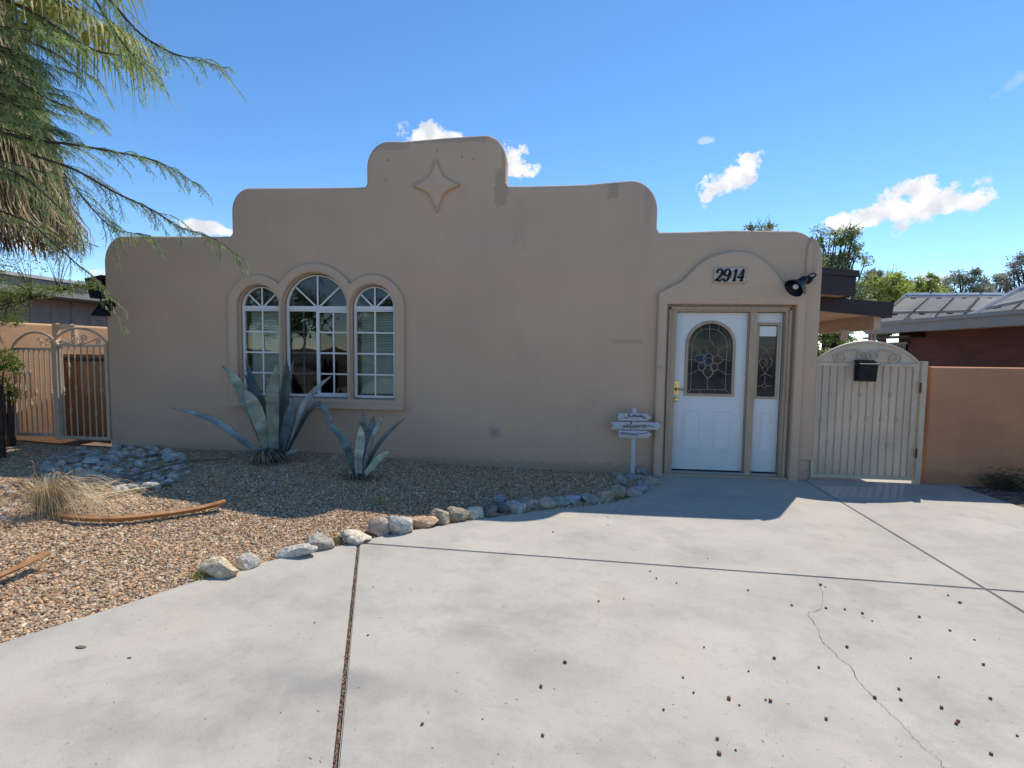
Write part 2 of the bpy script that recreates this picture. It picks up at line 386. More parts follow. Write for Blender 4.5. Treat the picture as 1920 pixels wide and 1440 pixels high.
def concretemat():
    ma, nt, p, out = newmat('concrete'); N, L = nt.nodes, nt.links
    p.inputs['Roughness'].default_value = .8; p.inputs['Specular IOR Level'].default_value = .3
    geo = N.new('ShaderNodeNewGeometry'); pos = geo.outputs['Position']
    def nzf(sc, det, ro=.6, st=None):
        v = pos
        if st:
            mp = N.new('ShaderNodeMapping'); mp.inputs['Scale'].default_value = st; mp.inputs['Rotation'].default_value = (0, 0, .5); L.new(pos, mp.inputs[0]); v = mp.outputs[0]
        n = N.new('ShaderNodeTexNoise'); n.inputs['Scale'].default_value = sc; n.inputs['Detail'].default_value = det; n.inputs['Roughness'].default_value = ro
        n.inputs['Distortion'].default_value = .15
        L.new(v, n.inputs['Vector']); return n.outputs['Fac']
    def mr(v, a, b, c_=0, d=1):
        n = N.new('ShaderNodeMapRange'); n.inputs[1].default_value = a; n.inputs[2].default_value = b; n.inputs[3].default_value = c_; n.inputs[4].default_value = d
        L.new(v, n.inputs[0]); return n.outputs[0]
    def mix(f, a, b):
        n = N.new('ShaderNodeMix'); n.data_type = 'RGBA'; L.new(f, n.inputs['Factor'])
        for k, v in (('A', a), ('B', b)):
            if isinstance(v, tuple): n.inputs[k].default_value = col4(v)
            else: L.new(v, n.inputs[k])
        return n.outputs['Result']
    c = mix(mr(nzf(.8, 8, .65), .36, .66), (.485, .445, .375), (.41, .375, .32))
    c = mix(mr(nzf(1.5, 9, .72, (1, 1.3, 1)), .48, .70, 0, .60), c, (.27, .255, .23))
    c = mix(mr(nzf(4.2, 7, .7), .54, .74, 0, .38), c, (.29, .27, .24))
    c = mix(mr(nzf(2.6, 6, .6, (1.4, 1, 1)), .56, .74, 0, .30), c, (.52, .50, .45))
    c = mix(mr(nzf(.55, 4), .52, .70, 0, .5), c, (.50, .42, .31))
    c = mix(mr(nzf(30, 4), .60, .76, 0, .45), c, (.24, .225, .205))
    sep = N.new('ShaderNodeSeparateXYZ'); L.new(pos, sep.inputs[0]); wob = nzf(3.5, 6, .65)
    def mth(op, a, b=0.0):
        n = N.new('ShaderNodeMath'); n.operation = op
        for i, v in enumerate((a, b)):
            if isinstance(v, (int, float)): n.inputs[i].default_value = float(v)
            else: L.new(v, n.inputs[i])
        return n.outputs[0]
    for (sx, sy, hx, hy, op) in [(610,1285,.30,.10,.75),(500,1330,.34,.12,.6),(260,1370,.4,.13,.6),(875,1185,.20,.10,.65),(760,1290,.3,.14,.4),(1010,1260,.22,.16,.4),(690,1140,.4,.10,.35),(1250,1150,.5,.1,.3),(1480,1330,.2,.12,.35),(940,1400,.3,.08,.5)]:
        gp = grd(sx, sy); dx = mth("DIVIDE", mth("SUBTRACT", sep.outputs[0], float(gp[0])), hx); dy = mth('DIVIDE', mth('SUBTRACT', sep.outputs[1], float(gp[1])), hy)
        d = mth('ADD', mth('SQRT', mth('ADD', mth('MULTIPLY', dx, dx), mth('MULTIPLY', dy, dy))), mth('MULTIPLY', mth('SUBTRACT', wob, .5), 3.2))
        c = mix(mr(d, 1.5, .1, 0, op*.75), c, (.25, .235, .21))
    c = mix(mr(nzf(13, 5, .7), .56, .70, 0, .3), c, (.30, .285, .26))
    g = N.new('ShaderNodeVectorMath'); g.operation = 'SCALE'; L.new(c, g.inputs[0]); L.new(mr(nzf(300, 2), .3, .7, .86, 1.13), g.inputs['Scale'])
    L.new(g.outputs[0], p.inputs['Base Color'])
    b = N.new('ShaderNodeBump'); b.inputs['Distance'].default_value = .0015; L.new(nzf(70, 4), b.inputs['Height']); L.new(b.outputs[0], p.inputs['Normal'])
    return ma
M['concrete'] = concretemat()
def gravelbed():
    ma, nt, p, out = newmat('gravel_bed'); N, L = nt.nodes, nt.links; p.inputs['Roughness'].default_value = .95
    geo = N.new('ShaderNodeNewGeometry'); vo = N.new('ShaderNodeTexVoronoi'); vo.inputs['Scale'].default_value = 48; L.new(geo.outputs['Position'], vo.inputs['Vector'])
    sx = N.new('ShaderNodeSeparateColor'); L.new(vo.outputs['Color'], sx.inputs[0])
    cr = N.new('ShaderNodeValToRGB'); e = cr.color_ramp.elements; e[0].color = (.05, .035, .028, 1); e[1].color = (.34, .25, .17, 1)
    k = e.new(.5); k.color = (.17, .11, .07, 1)
    L.new(sx.outputs[0], cr.inputs[0]); L.new(cr.outputs[0], p.inputs['Base Color'])
    b = N.new('ShaderNodeBump'); b.inputs['Distance'].default_value = .01; b.invert = True; L.new(vo.outputs['Distance'], b.inputs['Height']); L.new(b.outputs[0], p.inputs['Normal']); return ma
M['gravelbed'] = gravelbed()
def brickmat():
    ma, nt, p, out = newmat('red_brick'); N, L = nt.nodes, nt.links; p.inputs['Roughness'].default_value = .9
    geo = N.new('ShaderNodeNewGeometry'); sep = N.new('ShaderNodeSeparateXYZ'); L.new(geo.outputs['Position'], sep.inputs[0])
    cb = N.new('ShaderNodeCombineXYZ'); ad = N.new('ShaderNodeMath'); ad.operation = 'ADD'; L.new(sep.outputs[0], ad.inputs[0]); L.new(sep.outputs[1], ad.inputs[1])
    L.new(ad.outputs[0], cb.inputs[0]); L.new(sep.outputs[2], cb.inputs[1])
    br = N.new('ShaderNodeTexBrick'); br.inputs['Scale'].default_value = 1; br.inputs['Brick Width'].default_value = .30; br.inputs['Row Height'].default_value = .10; br.inputs['Mortar Size'].default_value = .008
    br.inputs['Color1'].default_value = (.15, .05, .032, 1); br.inputs['Color2'].default_value = (.085, .032, .024, 1); br.inputs['Mortar'].default_value = (.085, .045, .035, 1)
    L.new(cb.outputs[0], br.inputs['Vector']); L.new(br.outputs[0], p.inputs['Base Color']); return ma
M['brick'] = brickmat()

# ------------------------------------------------------------------ ground
def ipl(x, xs, ys): return float(np.interp(x, xs, ys))
# garden edge of the driveway, walked from the street to the door
EDGE = [(-9.0, -9.5), (-5.2, -6.0)] + [tuple(grd(*p)[:2]) for p in [(-20,1212),(120,1168),(260,1124),(375,1086),(470,1060),(560,1038),(650,1020),(720,1004),(780,993),(860,980),(940,967),(1020,957),(1090,950),(1150,942),(1190,930),(1212,918),(1228,906),(1238,894)]] + [(1.02, 0.05)]
EDGE = np.array(EDGE)
def edged(P):   # distance of points to the edge polyline
    P = np.asarray(P, float); best = np.full(len(P), 1e9)
    for a, b in zip(EDGE[:-1], EDGE[1:]):
        d = b-a; t = np.clip(((P-a)@d)/(d@d), 0, 1); best = np.minimum(best, np.linalg.norm(P-(a+t[:, None]*d), axis=1))
    return best
def inbed(P):   # left of the edge
    P = np.asarray(P, float); ex = np.interp(P[:, 1], EDGE[:, 1], EDGE[:, 0]); return P[:, 0] < ex
def bedz(P):
    P = np.asarray(P, float); d = edged(P)
    zb = np.interp(P[:, 0], [-9, -7.9, -6.44, -5, -3.75, -2.5, -.36, 1.2], [.15, .15, .10, .12, .15, .09, .01, 0.0])
    t = np.clip(d/1.6, 0, 1); t = t*t*(3-2*t)
    w = .012*np.sin(P[:, 0]*2.1+1)*np.cos(P[:, 1]*1.7)
    return -.012 + (zb+.005)*t + w*t
def bz(x, y): return float(bedz([(x, y)])[0])
def onbed(px, py):
    z = .05
    for _ in range(8):
        p = grd(px, py, z); z = bz(p[0], p[1])
    return grd(px, py, z)

tag(MB().add([(-400,-400,-.16),(400,-400,-.16),(400,400,-.16),(-400,400,-.16)], [(0,1,2,3)]).build('ground', M['soil']), kind='structure')
tag(MB().add([(-12,-30,-.02),(3.6,-30,-.02),(3.6,.3,-.02),(-12,.3,-.02)], [(0,1,2,3)]).build('soil', M['soil']), kind='structure')
tag(MB().box((-60,-40,-.15), (60,-31,-.10)).build('road', M['asphalt']), kind='structure')
tag(MB().add([(3.6,-30,-.012),(40,-30,-.012),(40,0,-.012),(3.6,0,-.012)], [(0,1,2,3)]).build('side_yard_soil', M['soil']), kind='structure')
tag(MB().add([(3.15,.02,-.012),(14,.02,-.012),(14,14,-.012),(3.15,14,-.012)], [(0,1,2,3)]).build('patio_floor', M['concrete']), kind='structure')

def driveway():
    bm = bmesh.new()
    e = [tuple(p) for p in EDGE]
    right = [(3.35, .05), (4.62, .02), tuple(grd(1780, 905)[:2]), tuple(grd(1920, 952)[:2]), (6.6, -3.2), (7.6, -6), (9, -9.5), (9, -31), (-9, -31)]
    vs = [bm.verts.new((x, y, 0)) for x, y in e+right]
    bm.faces.new(vs)
    def cut(a, b, w):
        a = Vector((a[0], a[1], 0)); b = Vector((b[0], b[1], 0)); n = Vector((-(b-a).y, (b-a).x, 0)).normalized()
        for s_ in (-1, 1):
            bmesh.ops.bisect_plane(bm, geom=bm.verts[:]+bm.edges[:]+bm.faces[:], plane_co=a+n*s_*w/2, plane_no=n)
        kill = [f for f in bm.faces if abs((f.calc_center_median()-a).dot(n)) < w/2*.9]
        return kill, a, n
    bm.faces.ensure_lookup_table()
    A0, A1 = grd(672, 1018), grd(628, 1440); C0, C1 = grd(1517, 905), grd(1920, 1148); B0, B1 = grd(672, 1018), grd(1920, 1110)
    k, a, n = cut(B0, B1, .014); bmesh.ops.delete(bm, geom=k, context='FACES')
    k, a, n = cut(C0, C1, .013); bmesh.ops.delete(bm, geom=k, context='FACES')
    # joint A only runs through the slabs nearer the street
    nb = Vector((-(B1-B0)[1], (B1-B0)[0], 0)).normalized()
    near = [f for f in bm.faces if (f.calc_center_median()-Vector(B0)).dot(nb) < 0]
    aV, bV = Vector((A0[0], A0[1], 0)), Vector((A1[0], A1[1], 0)); nA = Vector((-(bV-aV).y, (bV-aV).x, 0)).normalized()
    for s_ in (-1, 1):
        near = [f for f in bm.faces if (f.calc_center_median()-Vector(B0)).dot(nb) < 0]
        g = set(near)
        for f in near: g.update(f.edges); g.update(f.verts)
        bmesh.ops.bisect_plane(bm, geom=list(g), plane_co=aV+nA*s_*.0105, plane_no=nA)
    k = [f for f in bm.faces if abs((f.calc_center_median()-aV).dot(nA)) < .009 and (f.calc_center_median()-Vector(B0)).dot(nb) < 0]
    bmesh.ops.delete(bm, geom=k, context='FACES')
    for f in bm.faces:
        f.normal_update()
        if f.normal.z < 0: f.normal_flip()
    r = bmesh.ops.extrude_face_region(bm, geom=bm.faces[:])
    bmesh.ops.translate(bm, verts=[v for v in r['geom'] if isinstance(v, bmesh.types.BMVert)], vec=(0, 0, -.1))
    bmesh.ops.recalc_face_normals(bm, faces=bm.faces)
    up = [ed for ed in bm.edges if all(v.co.z > -.01 for v in ed.verts) and len(ed.link_faces) == 2 and abs(ed.link_faces[0].normal.z-ed.link_faces[1].normal.z) > .5]
    bmesh.ops.bevel(bm, geom=up, offset=.006, segments=2, affect='EDGES')
    me = bpy.data.meshes.new('driveway'); bm.to_mesh(me); bm.free(); me.materials.append(M['concrete'])
    o = bpy.data.objects.new('driveway', me); C.objects.link(o); tag(o, kind='structure')
driveway()
# hairline crack
cpts = [(1530,1082),(1541,1108),(1543,1135),(1532,1145),(1515,1150),(1534,1180),(1540,1200),(1560,1218),(1575,1235),(1596,1250),(1612,1278),(1640,1308),(1662,1330),(1680,1345),(1702,1370),(1728,1398),(1757,1420),(1775,1445),(1800,1475)]
cr = catmull([grd(x, y, .0035) for x, y in cpts], 5); cr[:, :2] += rng.normal(0, .0035, (len(cr), 2))
tag(MB().ribbon(cr, rng.uniform(.0008, .0034, len(cr)), (0, 0, 1)).build('driveway_crack', M['crack']), kind='structure')

# gravel bed surface
def gravel():
    xs = np.linspace(-12.5, 1.15, 150); ys = np.linspace(-9.0, .12, 110)
    gx, gy = np.meshgrid(xs, ys); P = np.stack([gx.ravel(), gy.ravel()], 1)
    Z = bedz(P); ok = inbed(P-[[.0, 0]]); V = np.column_stack([P, np.where(ok, Z, -.05)])
    nx = len(xs); F = [(j*nx+i, j*nx+i+1, (j+1)*nx+i+1, (j+1)*nx+i) for j in range(len(ys)-1) for i in range(nx-1)]
    F = np.array(F); keep = ok[F].all(1)
    # the rim is closed by small faces that reach to the edge
    F = F[ok[F].any(1)]
    tag(npmesh('gravel_ground', V, F, M['gravelbed'], smooth=True), kind='structure')
    # loose stones
    pal = np.array([(.66,.49,.33),(.70,.57,.42),(.50,.31,.18),(.60,.36,.21),(.76,.66,.52),(.40,.27,.19),(.54,.45,.36),(.30,.19,.13),(.70,.46,.27),(.44,.34,.27),(.62,.34,.17)])*.90+np.array([.09,.075,.05])
    pts = []
    N0 = 560000; X = rng.uniform(-9.5, 1.2, N0); Y = rng.uniform(-6.2, .0, N0); P = np.stack([X, Y], 1)
    P = P[inbed(P)]
    z = bedz(P); Q = np.column_stack([P, z])
    d = Q-CAM; dep = d@FW; px = 960+FPX*(d@RT)/np.maximum(dep, .01); py = 720-FPX*(d@UP)/np.maximum(dep, .01)
    vis = (dep > .3) & (px > -170) & (px < 1400) & (py < 1560)
    Q = Q[vis]; dist = np.linalg.norm(Q-CAM, axis=1)
    keep = rng.random(len(Q)) < np.clip(1.15-.045*dist, .3, 1)
    Q = Q[keep]; n = len(Q)
    iv, jf = ico(1)
    s = rng.uniform(.0048, .0102, n)*np.where(rng.random(n) < .12, 1.5, 1)*(1+.35*(rng.random(n) > .93))
    sc = np.stack([s*rng.uniform(.8, 1.5, n), s*rng.uniform(.7, 1.1, n), s*rng.uniform(.5, .85, n)], 1)
    V = iv[None]*(1+rng.uniform(-.24, .24, (n, len(iv), 1)))*sc[:, None]
    a = rng.uniform(0, 2*np.pi, n); b = rng.uniform(-.6, .6, n)
    ca, sa, cb, sb = np.cos(a)[:, None], np.sin(a)[:, None], np.cos(b)[:, None], np.sin(b)[:, None]
    y2 = V[..., 1]*cb-V[..., 2]*sb; z2 = V[..., 1]*sb+V[..., 2]*cb
    V = np.stack([V[..., 0]*ca-y2*sa, V[..., 0]*sa+y2*ca, z2], -1)
    off = Q.copy(); off[:, 2] += sc[:, 2]*rng.uniform(.1, .9, n)
    V = V+off[:, None]
    cc = pal[rng.integers(0, len(pal), n)]*rng.uniform(.50, 1.15, (n, 1))*np.array([1.04, .98, .88])
    V = V.reshape(-1, 3); F = (jf[None]+(np.arange(n)*len(iv))[:, None, None]).reshape(-1, 3)
    print('pebbles', n)
    tag(npmesh('gravel', V, F, M['pebble'], col=np.repeat(cc, len(iv), 0)),
        'loose tan, cream and rust coloured gravel covering the planting bed', 'gravel', kind='stuff')
gravel()

# ------------------------------------------------------------------ rocks
def rock_mesh(c, w, d, h, seed, colr, name, label, cat, group, parent=None, sub=3, sink=.25, rz=None, angular=.5):
    V, F = ico(sub); V = V.copy(); r = random.Random(seed)
    off = Vector((r.uniform(-50, 50), r.uniform(-50, 50), r.uniform(-50, 50)))
    pl = []
    for _ in range(11):
        n = np.array([r.gauss(0, 1), r.gauss(0, 1), r.gauss(0, 1)]); n /= np.linalg.norm(n); pl.append((n, r.uniform(.52, .88)))
    for n, k in pl:     # flat fracture faces
        dd = V@n; over = dd > k; V[over] -= ((dd[over]-k)*(.75+.25*angular))[:, None]*n
    k = np.array([1+.16*noise.noise(Vector(v)*1.6+off)+.07*noise.noise(Vector(v)*4.3+off) for v in V])
    V = V*k[:, None]
    a = r.uniform(-.5, .5) if rz is None else rz
    V = V*np.array([w/2, d/2, h/2])*1.12
    t = r.uniform(-.25, .25); V = np.stack([V[:, 0]*math.cos(t)-V[:, 2]*math.sin(t), V[:, 1], V[:, 0]*math.sin(t)+V[:, 2]*math.cos(t)], 1)
    V = np.stack([V[:, 0]*math.cos(a)-V[:, 1]*math.sin(a), V[:, 0]*math.sin(a)+V[:, 1]*math.cos(a), V[:, 2]], 1)
    V = V+np.array([c[0], c[1], c[2]+h/2*(1-2*sink)])
    o = npmesh(name, V, F, M['rock'], parent, col=np.tile(colr, (len(V), 1)), ang=32)
    tag(o, label, cat, group); return o
WHT, CRM, GRY, DRK, PNK, PCH, OLV, BLU, TAN = (.64,.62,.57), (.64,.55,.42), (.42,.41,.39), (.20,.20,.20), (.48,.40,.35), (.68,.46,.31), (.34,.31,.24), (.36,.38,.40), (.46,.39,.31)
ER = [(408,1068,72,38,CRM,'long cream slab rock with fibrous face, nearest the street in the driveway edging'),
 (460,1054,38,36,WHT,'pointed pale grey rock beside the long cream slab'),
 (541,1037,72,24,(.56,.57,.56),'flat elongated pale grey edging rock between pointed rock and weeds'),
 (602,1018,48,34,GRY,'grey sloping edging rock with green weeds at its right side'),
 (660,1006,56,28,(.66,.61,.55),'cream weathered rock right behind the end of the long driveway joint'),
 (707,988,40,40,PNK,'pinkish brown edging rock leaning on the speckled grey one'),
 (744,984,50,40,(.50,.51,.53),'large speckled grey and white edging rock beside the peach coloured one'),
 (789,979,46,27,PCH,'smooth peach coloured rock in the driveway edging'),
 (824,968,34,36,TAN,'upright tan angular rock just right of the peach rock'),
 (855,965,41,30,OLV,'olive streaked rounded rock between upright tan rock and white rock'),
 (890,962,38,24,WHT,'bright white sunlit rock at the edge of the house shadow'),
 (920,958,32,24,DRK,'half shaded dark slate rock right of the white rock'),
 (937,953,27,20,DRK,'small dark rock squeezed behind the slate rock'),
 (937,936,22,20,(.34,.36,.42),'lone bluish rock lying up in the gravel behind the edging'),
 (967,951,38,24,(.48,.46,.47),'banded grey and pink rock where the shadow curves'),
 (992,944,40,22,(.36,.36,.36),'low grey rock wedged behind the banded rock'),
 (1025,943,33,22,(.50,.45,.41),'pale brown wedge rock in the shaded edging'),
 (1047,940,36,20,BLU,'blue grey rock third from the pale brown wedge, wide and low'),
 (1073,936,28,16,(.42,.48,.58),'small bluish rock in the middle of the shaded edging'),
 (1107,934,40,18,BLU,'long low blue grey rock left of the brown streaked one'),
 (1135,929,36,26,(.42,.38,.32),'brown streaked rounded rock left of the olive round rock'),
 (1160,924,30,28,OLV,'olive brown round rock, tallest of the shaded edging'),
 (1183,923,29,22,(.40,.38,.38),'grey brown rock where the edging bends to the door'),
 (1199,917,27,20,(.34,.38,.47),'steel blue rock in the bend near the door'),
 (1209,910,30,23,(.30,.32,.37),'dark blue grey rock nearest above the bend'),
 (1220,902,32,18,(.40,.36,.31),'brown flat rock last in the edging before the door frame'),
 (1164,903,20,20,(.42,.42,.42),'small round grey rock lying in the gravel below the sign post'),
 (1162,892,30,16,(.36,.34,.32),'low brown rock against the wall left of the sign post'),
 (1189,893,32,14,(.38,.36,.35),'flat rock at the foot of the white sign post'),
 (1205,883,20,20,(.36,.38,.42),'grey rock leaning in the corner between sign post and door frame')]
for i, (x, y, w, h, c, lb) in enumerate(ER):
    b = onbed(x, y+h*.42); dd = (b-CAM)@FW; k = dd/FPX
    ww = w*k*1.02; hh = h*k*1.12
    ww *= 1.2; hh *= .93; c = (c[0]*1.12+.02, c[1]*1.06+.02, c[2]*.93+.02)
    rock_mesh((b[0], b[1]+ww*.14, b[2]-.012), ww, ww*.70 if w < 60 else ww*.48, hh, 100+i, np.array(c)*1.0, 'edging_rock', lb, 'rock', 'rocks edging the planting bed', sink=.12)
# heap of river stones at the left corner of the house
hp = []
for i in range(520):
    x = random.uniform(80, 355); y = random.uniform(838, 922)
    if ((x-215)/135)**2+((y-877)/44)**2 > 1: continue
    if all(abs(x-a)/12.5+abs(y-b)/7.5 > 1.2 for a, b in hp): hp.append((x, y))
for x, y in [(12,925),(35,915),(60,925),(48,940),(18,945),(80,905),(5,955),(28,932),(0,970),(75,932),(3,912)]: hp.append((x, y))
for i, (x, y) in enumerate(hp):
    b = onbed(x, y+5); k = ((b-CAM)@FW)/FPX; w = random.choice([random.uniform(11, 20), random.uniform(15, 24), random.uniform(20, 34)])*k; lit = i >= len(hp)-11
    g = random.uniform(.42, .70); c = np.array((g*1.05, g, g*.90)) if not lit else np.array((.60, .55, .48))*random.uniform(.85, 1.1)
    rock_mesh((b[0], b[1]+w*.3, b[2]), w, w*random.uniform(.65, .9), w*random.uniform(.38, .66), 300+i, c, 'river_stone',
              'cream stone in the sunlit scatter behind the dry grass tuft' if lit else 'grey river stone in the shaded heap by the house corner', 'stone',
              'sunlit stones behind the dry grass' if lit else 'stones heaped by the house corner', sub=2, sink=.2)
#PART2
M['palewood'] = mat('pale_weathered_wood', (.85, .68, .50), .8, .12, 5, c2=(.70, .42, .22))
M['sunpatch'] = mat('painted_sunlit_boards', (.46, .25, .12), .8, .12, 4, stretch=(1, 1, .2))  # lighter brown with the sunlight on the boards put into its colour
# ------------------------------------------------------------------ the house
XL = XZ(197, 600)[0]; XR = 3.09
T1, T2, T3 = 3.09, 3.70, 4.29
def rc(cx, cz, r, a0, a1): return arc(cx, cz, r, a0, a1, 10)
x_a = XZ(432, 400)[0]; x_b = XZ(686, 310)[0]; x_c = XZ(949, 310)[0]; x_d = XZ(1234, 400)[0]
O0 = XZ(1250.5, 574)[0]; O1 = XZ(1490, 574)[0]; OT = XZ(1370, 572)[1]
house = empty('stucco_house', (0, 4, 0), 'single storey tan stucco house with stepped rounded parapet, star ornament and arched windows', 'house')
WT = .30
outer = [(XL, -.15), (O0, -.15), (O0, OT), (O1, OT), (O1, -.15), (XR, -.15)]
outer += rc(XR-.27, T1-.32, .27, 0, 0)[:1]
outer += [(XR+.0-.33*(1-math.cos(R(a))), T1-.02-.36+.36*math.sin(R(a))) for a in range(8, 91, 9)]
outer += [(2.0, T1-.005), (x_d+.35, T1-.02), (x_d+.03, T1-.02), (x_d, T1+.02)]
outer += [(x_d-.34*(1-math.cos(R(a))), T2+.01-.38+.38*math.sin(R(a))) for a in range(0, 91, 9)]
outer += [(x_c+1.0, T2-.03), (x_c+.3, T2-.035), (x_c+.03, T2-.03), (x_c, T2+.01)]
outer += [(x_c-.28*(1-math.cos(R(a))), T3+.02-.33+.33*math.sin(R(a))) for a in range(0, 91, 9)]
outer += [(-1.6, T3-.0), (-2.1, T3-.03)]
outer += [(x_b+.30-.30*math.sin(R(a)), T3-.02-.33+.33*math.cos(R(a))) for a in range(0, 91, 9)]
outer += [(x_b, T2+.03), (x_b-.03, T2-.01), (x_b-.9, T2+.0)]
outer += [(x_a+.27-.27*math.sin(R(a)), T2+.01-.31+.31*math.cos(R(a))) for a in range(0, 91, 9)]
outer += [(x_a, T1+.02), (x_a-.03, T1-.02), (x_a-.8, T1-.01)]
outer += [(XL+.30-.30*math.sin(R(a)), T1+.0-.38+.38*math.cos(R(a))) for a in range(0, 91, 9)]
# windows
ZH = XZ(590, 577)[1]; ZB = XZ(600, 745)[1]
WN = [(XZ(450.8, 660)[0], XZ(525.3, 660)[0]), (XZ(533.6, 660)[0], XZ(652, 660)[0]), (XZ(660.6, 660)[0], XZ(739.6, 660)[0])]
holes = [archpoly(a-.012, b+.012, ZB-.01, ZH) for a, b in WN]
wall = plate('front_wall', [outer]+holes, 0, WT, .055, M['stucco'], house)
sh = MB()
sh.box((XL+.03, .28, -.15), (XL+.28, 9.5, 2.86)); sh.box((XR-.28, .28, -.15), (XR-.03, 9.5, 2.86)); sh.box((XL+.03, 9.5, -.15), (XR-.03, 9.75, 2.86))
sh.build('side_walls', M['stucco'], house)
MB().box((XL+.28, .295, 2.55), (XR-.28, 9.5, 2.70)).build('roof', M['roof'], house)
i_ = MB(); i_.box((XL+.28, .30, -.02), (XR-.28, 9.5, .02)); i_.box((-1.3, .30, .02), (-1.2, 5, 2.55)); i_.box((XL+.28, 4.8, .02), (-1.3, 4.9, 2.55)); i_.box((1.35, 2.6, .02), (XR-.28, 2.7, 2.55))
i_.build('interior_walls', M['interior'], house)
# right corner pilaster, stopping a little above the ground
px0 = XZ(1497, 700)[0]
pil = [(px0, .25), (XR+.012, .25)] + [(XR+.012-.33*(1-math.cos(R(a))), T1-.03-.36+.36*math.sin(R(a))) for a in range(0, 62, 9)]
pil += [(px0+.02, T1-.25)]
plate('corner_pilaster', [pil], -.035, .08, .025, M['stucco'], house)
# star ornament
sc_ = XZ(819, 350); st = []
up = XZ(819, 300)[1]; dn = XZ(819, 399)[1]; le = XZ(775, 350)[0]; ri = XZ(863, 350)[0]
ctrl = [(sc_[0], up), (sc_[0]+.095, sc_[1]+.115), (ri, sc_[1]+.005), (sc_[0]+.095, sc_[1]-.105), (sc_[0]+.01, dn), (sc_[0]-.095, sc_[1]-.105), (le, sc_[1]), (sc_[0]-.095, sc_[1]+.11)]
for i in range(8):
    a, b = np.array(ctrl[i]), np.array(ctrl[(i+1) % 8]); mid = (a+b)/2; cen = np.array(sc_)
    for t in np.linspace(0, 1, 6)[:-1]:
        q = a*(1-t)+b*t; q = q+(cen-q)*.05*math.sin(math.pi*t)
        st.append(tuple(q))
plate('star_ornament', [st], -.065, .085, .028, M['trim'], house)
# window surround
def P_(l): return [XZ(x, y) for x, y in l]
cL = ((WN[0][0]+WN[0][1])/2, ZH); cM = ((WN[1][0]+WN[1][1])/2, ZH); cR = ((WN[2][0]+WN[2][1])/2, ZH)
rL = (WN[0][1]-WN[0][0])/2+.15; rM = (WN[1][1]-WN[1][0])/2+.14; zs = XZ(480, 761)[1]
def circ_meet(c1, r1, c2, r2):   # upper crossing of two circles on the same height
    d = c2[0]-c1[0]; a = (r1*r1-r2*r2+d*d)/(2*d); return math.degrees(math.acos(a/r1)), 180-math.degrees(math.acos((d-a)/r2))
a1, a2 = circ_meet(cL, rL, cM, rM); b1, b2 = circ_meet(cM, rM, cR, rL)
so_ = [(cL[0]-rL, zs), (cR[0]+rL, zs)] + arc(cR[0], ZH, rL, 0, b2, 18) + arc(cM[0], ZH, rM, b1, a2, 22) + arc(cL[0], ZH, rL, a1, 180, 18)
hs_ = [archpoly(a-.016, b+.016, ZB-.012, ZH) for a, b in WN]
plate('window_surround', [so_]+hs_, -.060, .075, .026, M['trim'], house)
MB().box((cL[0]-rL+.0, -.088, zs+.002), (cR[0]+rL+.0, -.058, zs+.075)).build('window_sill_band', M['trim'], house)

